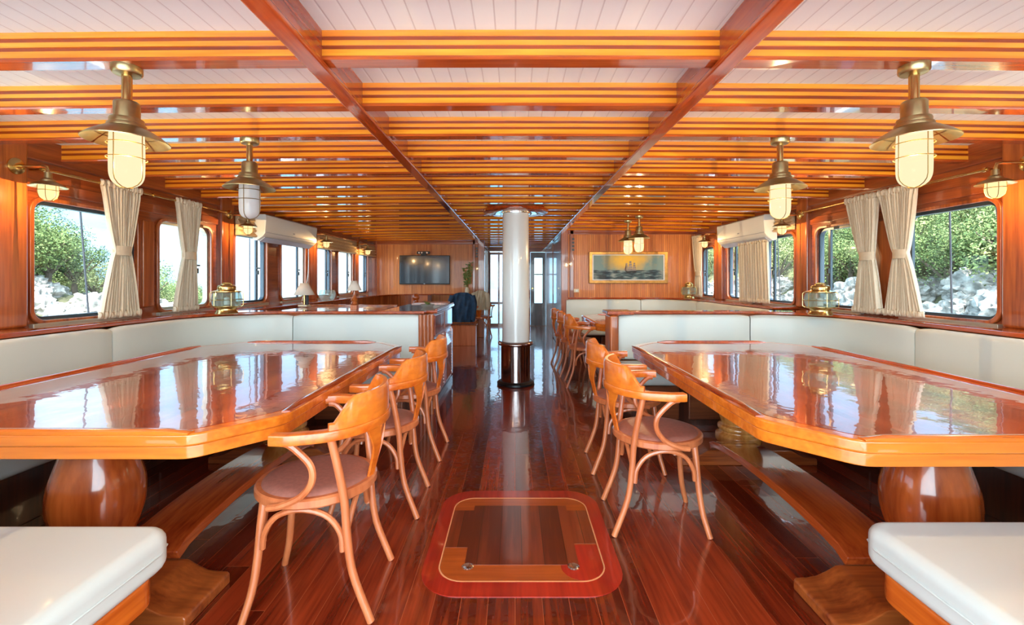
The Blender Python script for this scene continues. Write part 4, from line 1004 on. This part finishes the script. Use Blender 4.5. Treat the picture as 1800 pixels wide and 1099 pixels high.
def put_rock(x, y, s, sc, i):
    o = bpy.data.objects.new('boulder', RP[i]); COL.objects.link(o); o.location = (x, y, hgt(s, x, y)+.1*sc); o.rotation_euler = (rnd.uniform(-.3, .3), rnd.uniform(-.3, .3), rnd.uniform(0, 6)); o.scale = (sc, sc*rnd.uniform(.8, 1.2), sc*rnd.uniform(.8, 1.1))
    tag(o, 'pale craggy rock on the shore outside the %s windows' % ('left' if s < 0 else 'right'), 'rock', 'shore rocks outside the %s windows' % ('left' if s < 0 else 'right'))
# left: bearings x/y from -1.25 to -.55 ; right 1.15 to .35
for k in range(125):
    d = rnd.uniform(15, 21); sl = rnd.uniform(.58, 1.35); put_rock(-d, d/sl, -1, rnd.uniform(.35, .8), k % 4)
for k in range(70):
    d = rnd.uniform(20.5, 33); sl = rnd.uniform(.66, 1.4); put_tree(-d, d/sl, -1, rnd.uniform(1.1, 1.9), k % 4)
for k in range(120):
    d = rnd.uniform(11.2, 14.4); sl = rnd.uniform(.36, 1.3); put_rock(d, d/sl, 1, rnd.uniform(.35, .8), k % 4)
for k in range(150):
    d = rnd.uniform(13.6, 25); sl = rnd.uniform(.40, 1.35); put_tree(d, d/sl, 1, rnd.uniform(.9, 1.7), k % 4)
# rigging wires outside the windows
for a, b, lab in (((-3.6, 3.05+.62, 3), (-3.6, 3.35+.6, -.3), 'taut rigging wire outside the nearest left window'),
                  ((3.7, 3.33*1.17, 3.0), (3.7, 3.27*1.17, -.3), 'taut rigging wire outside the nearest right window, thin one by the curtain'),
                  ((3.7, 3.60, 3.0), (3.7, 3.28, -.3), 'thick dark rigging wire slanting across the nearest right window'),
                  ((-3.7, 6.35, 3), (-3.7, 6.35, -.3), 'rigging wire outside the left window behind the lantern'),
                  ((3.7, 6.5, 3), (3.7, 6.25, -.3), 'rigging wire outside the right window below the air conditioner')):
    tag(MB().tube([a, b], .007 if 'thick' not in lab else .015, 8).build('rigging_wire', 'rope'), lab, 'rigging wire')
# unseen side deck and bulwark of the boat, kept pale to bounce sunlight inside
for s, nm in ((-1, 'left'), (1, 'right')):
    tag(MB().box(s*3.18, s*4.3, -.95, 14, -.12, .02).build('side_deck_%s' % nm, 'deck', smooth=False), kind='structure')
    tag(MB().box(s*4.22, s*4.3, -3, 14, .02, .62).build('bulwark_%s' % nm, 'white', bevel=.01), kind='structure')
# unseen cabin roof, added to keep the sun out of the saloon
tag(MB().box(-3.25, 3.25, YB-.15, YE+.4, 2.36, 2.44).build('roof', 'white', smooth=False), kind='structure')
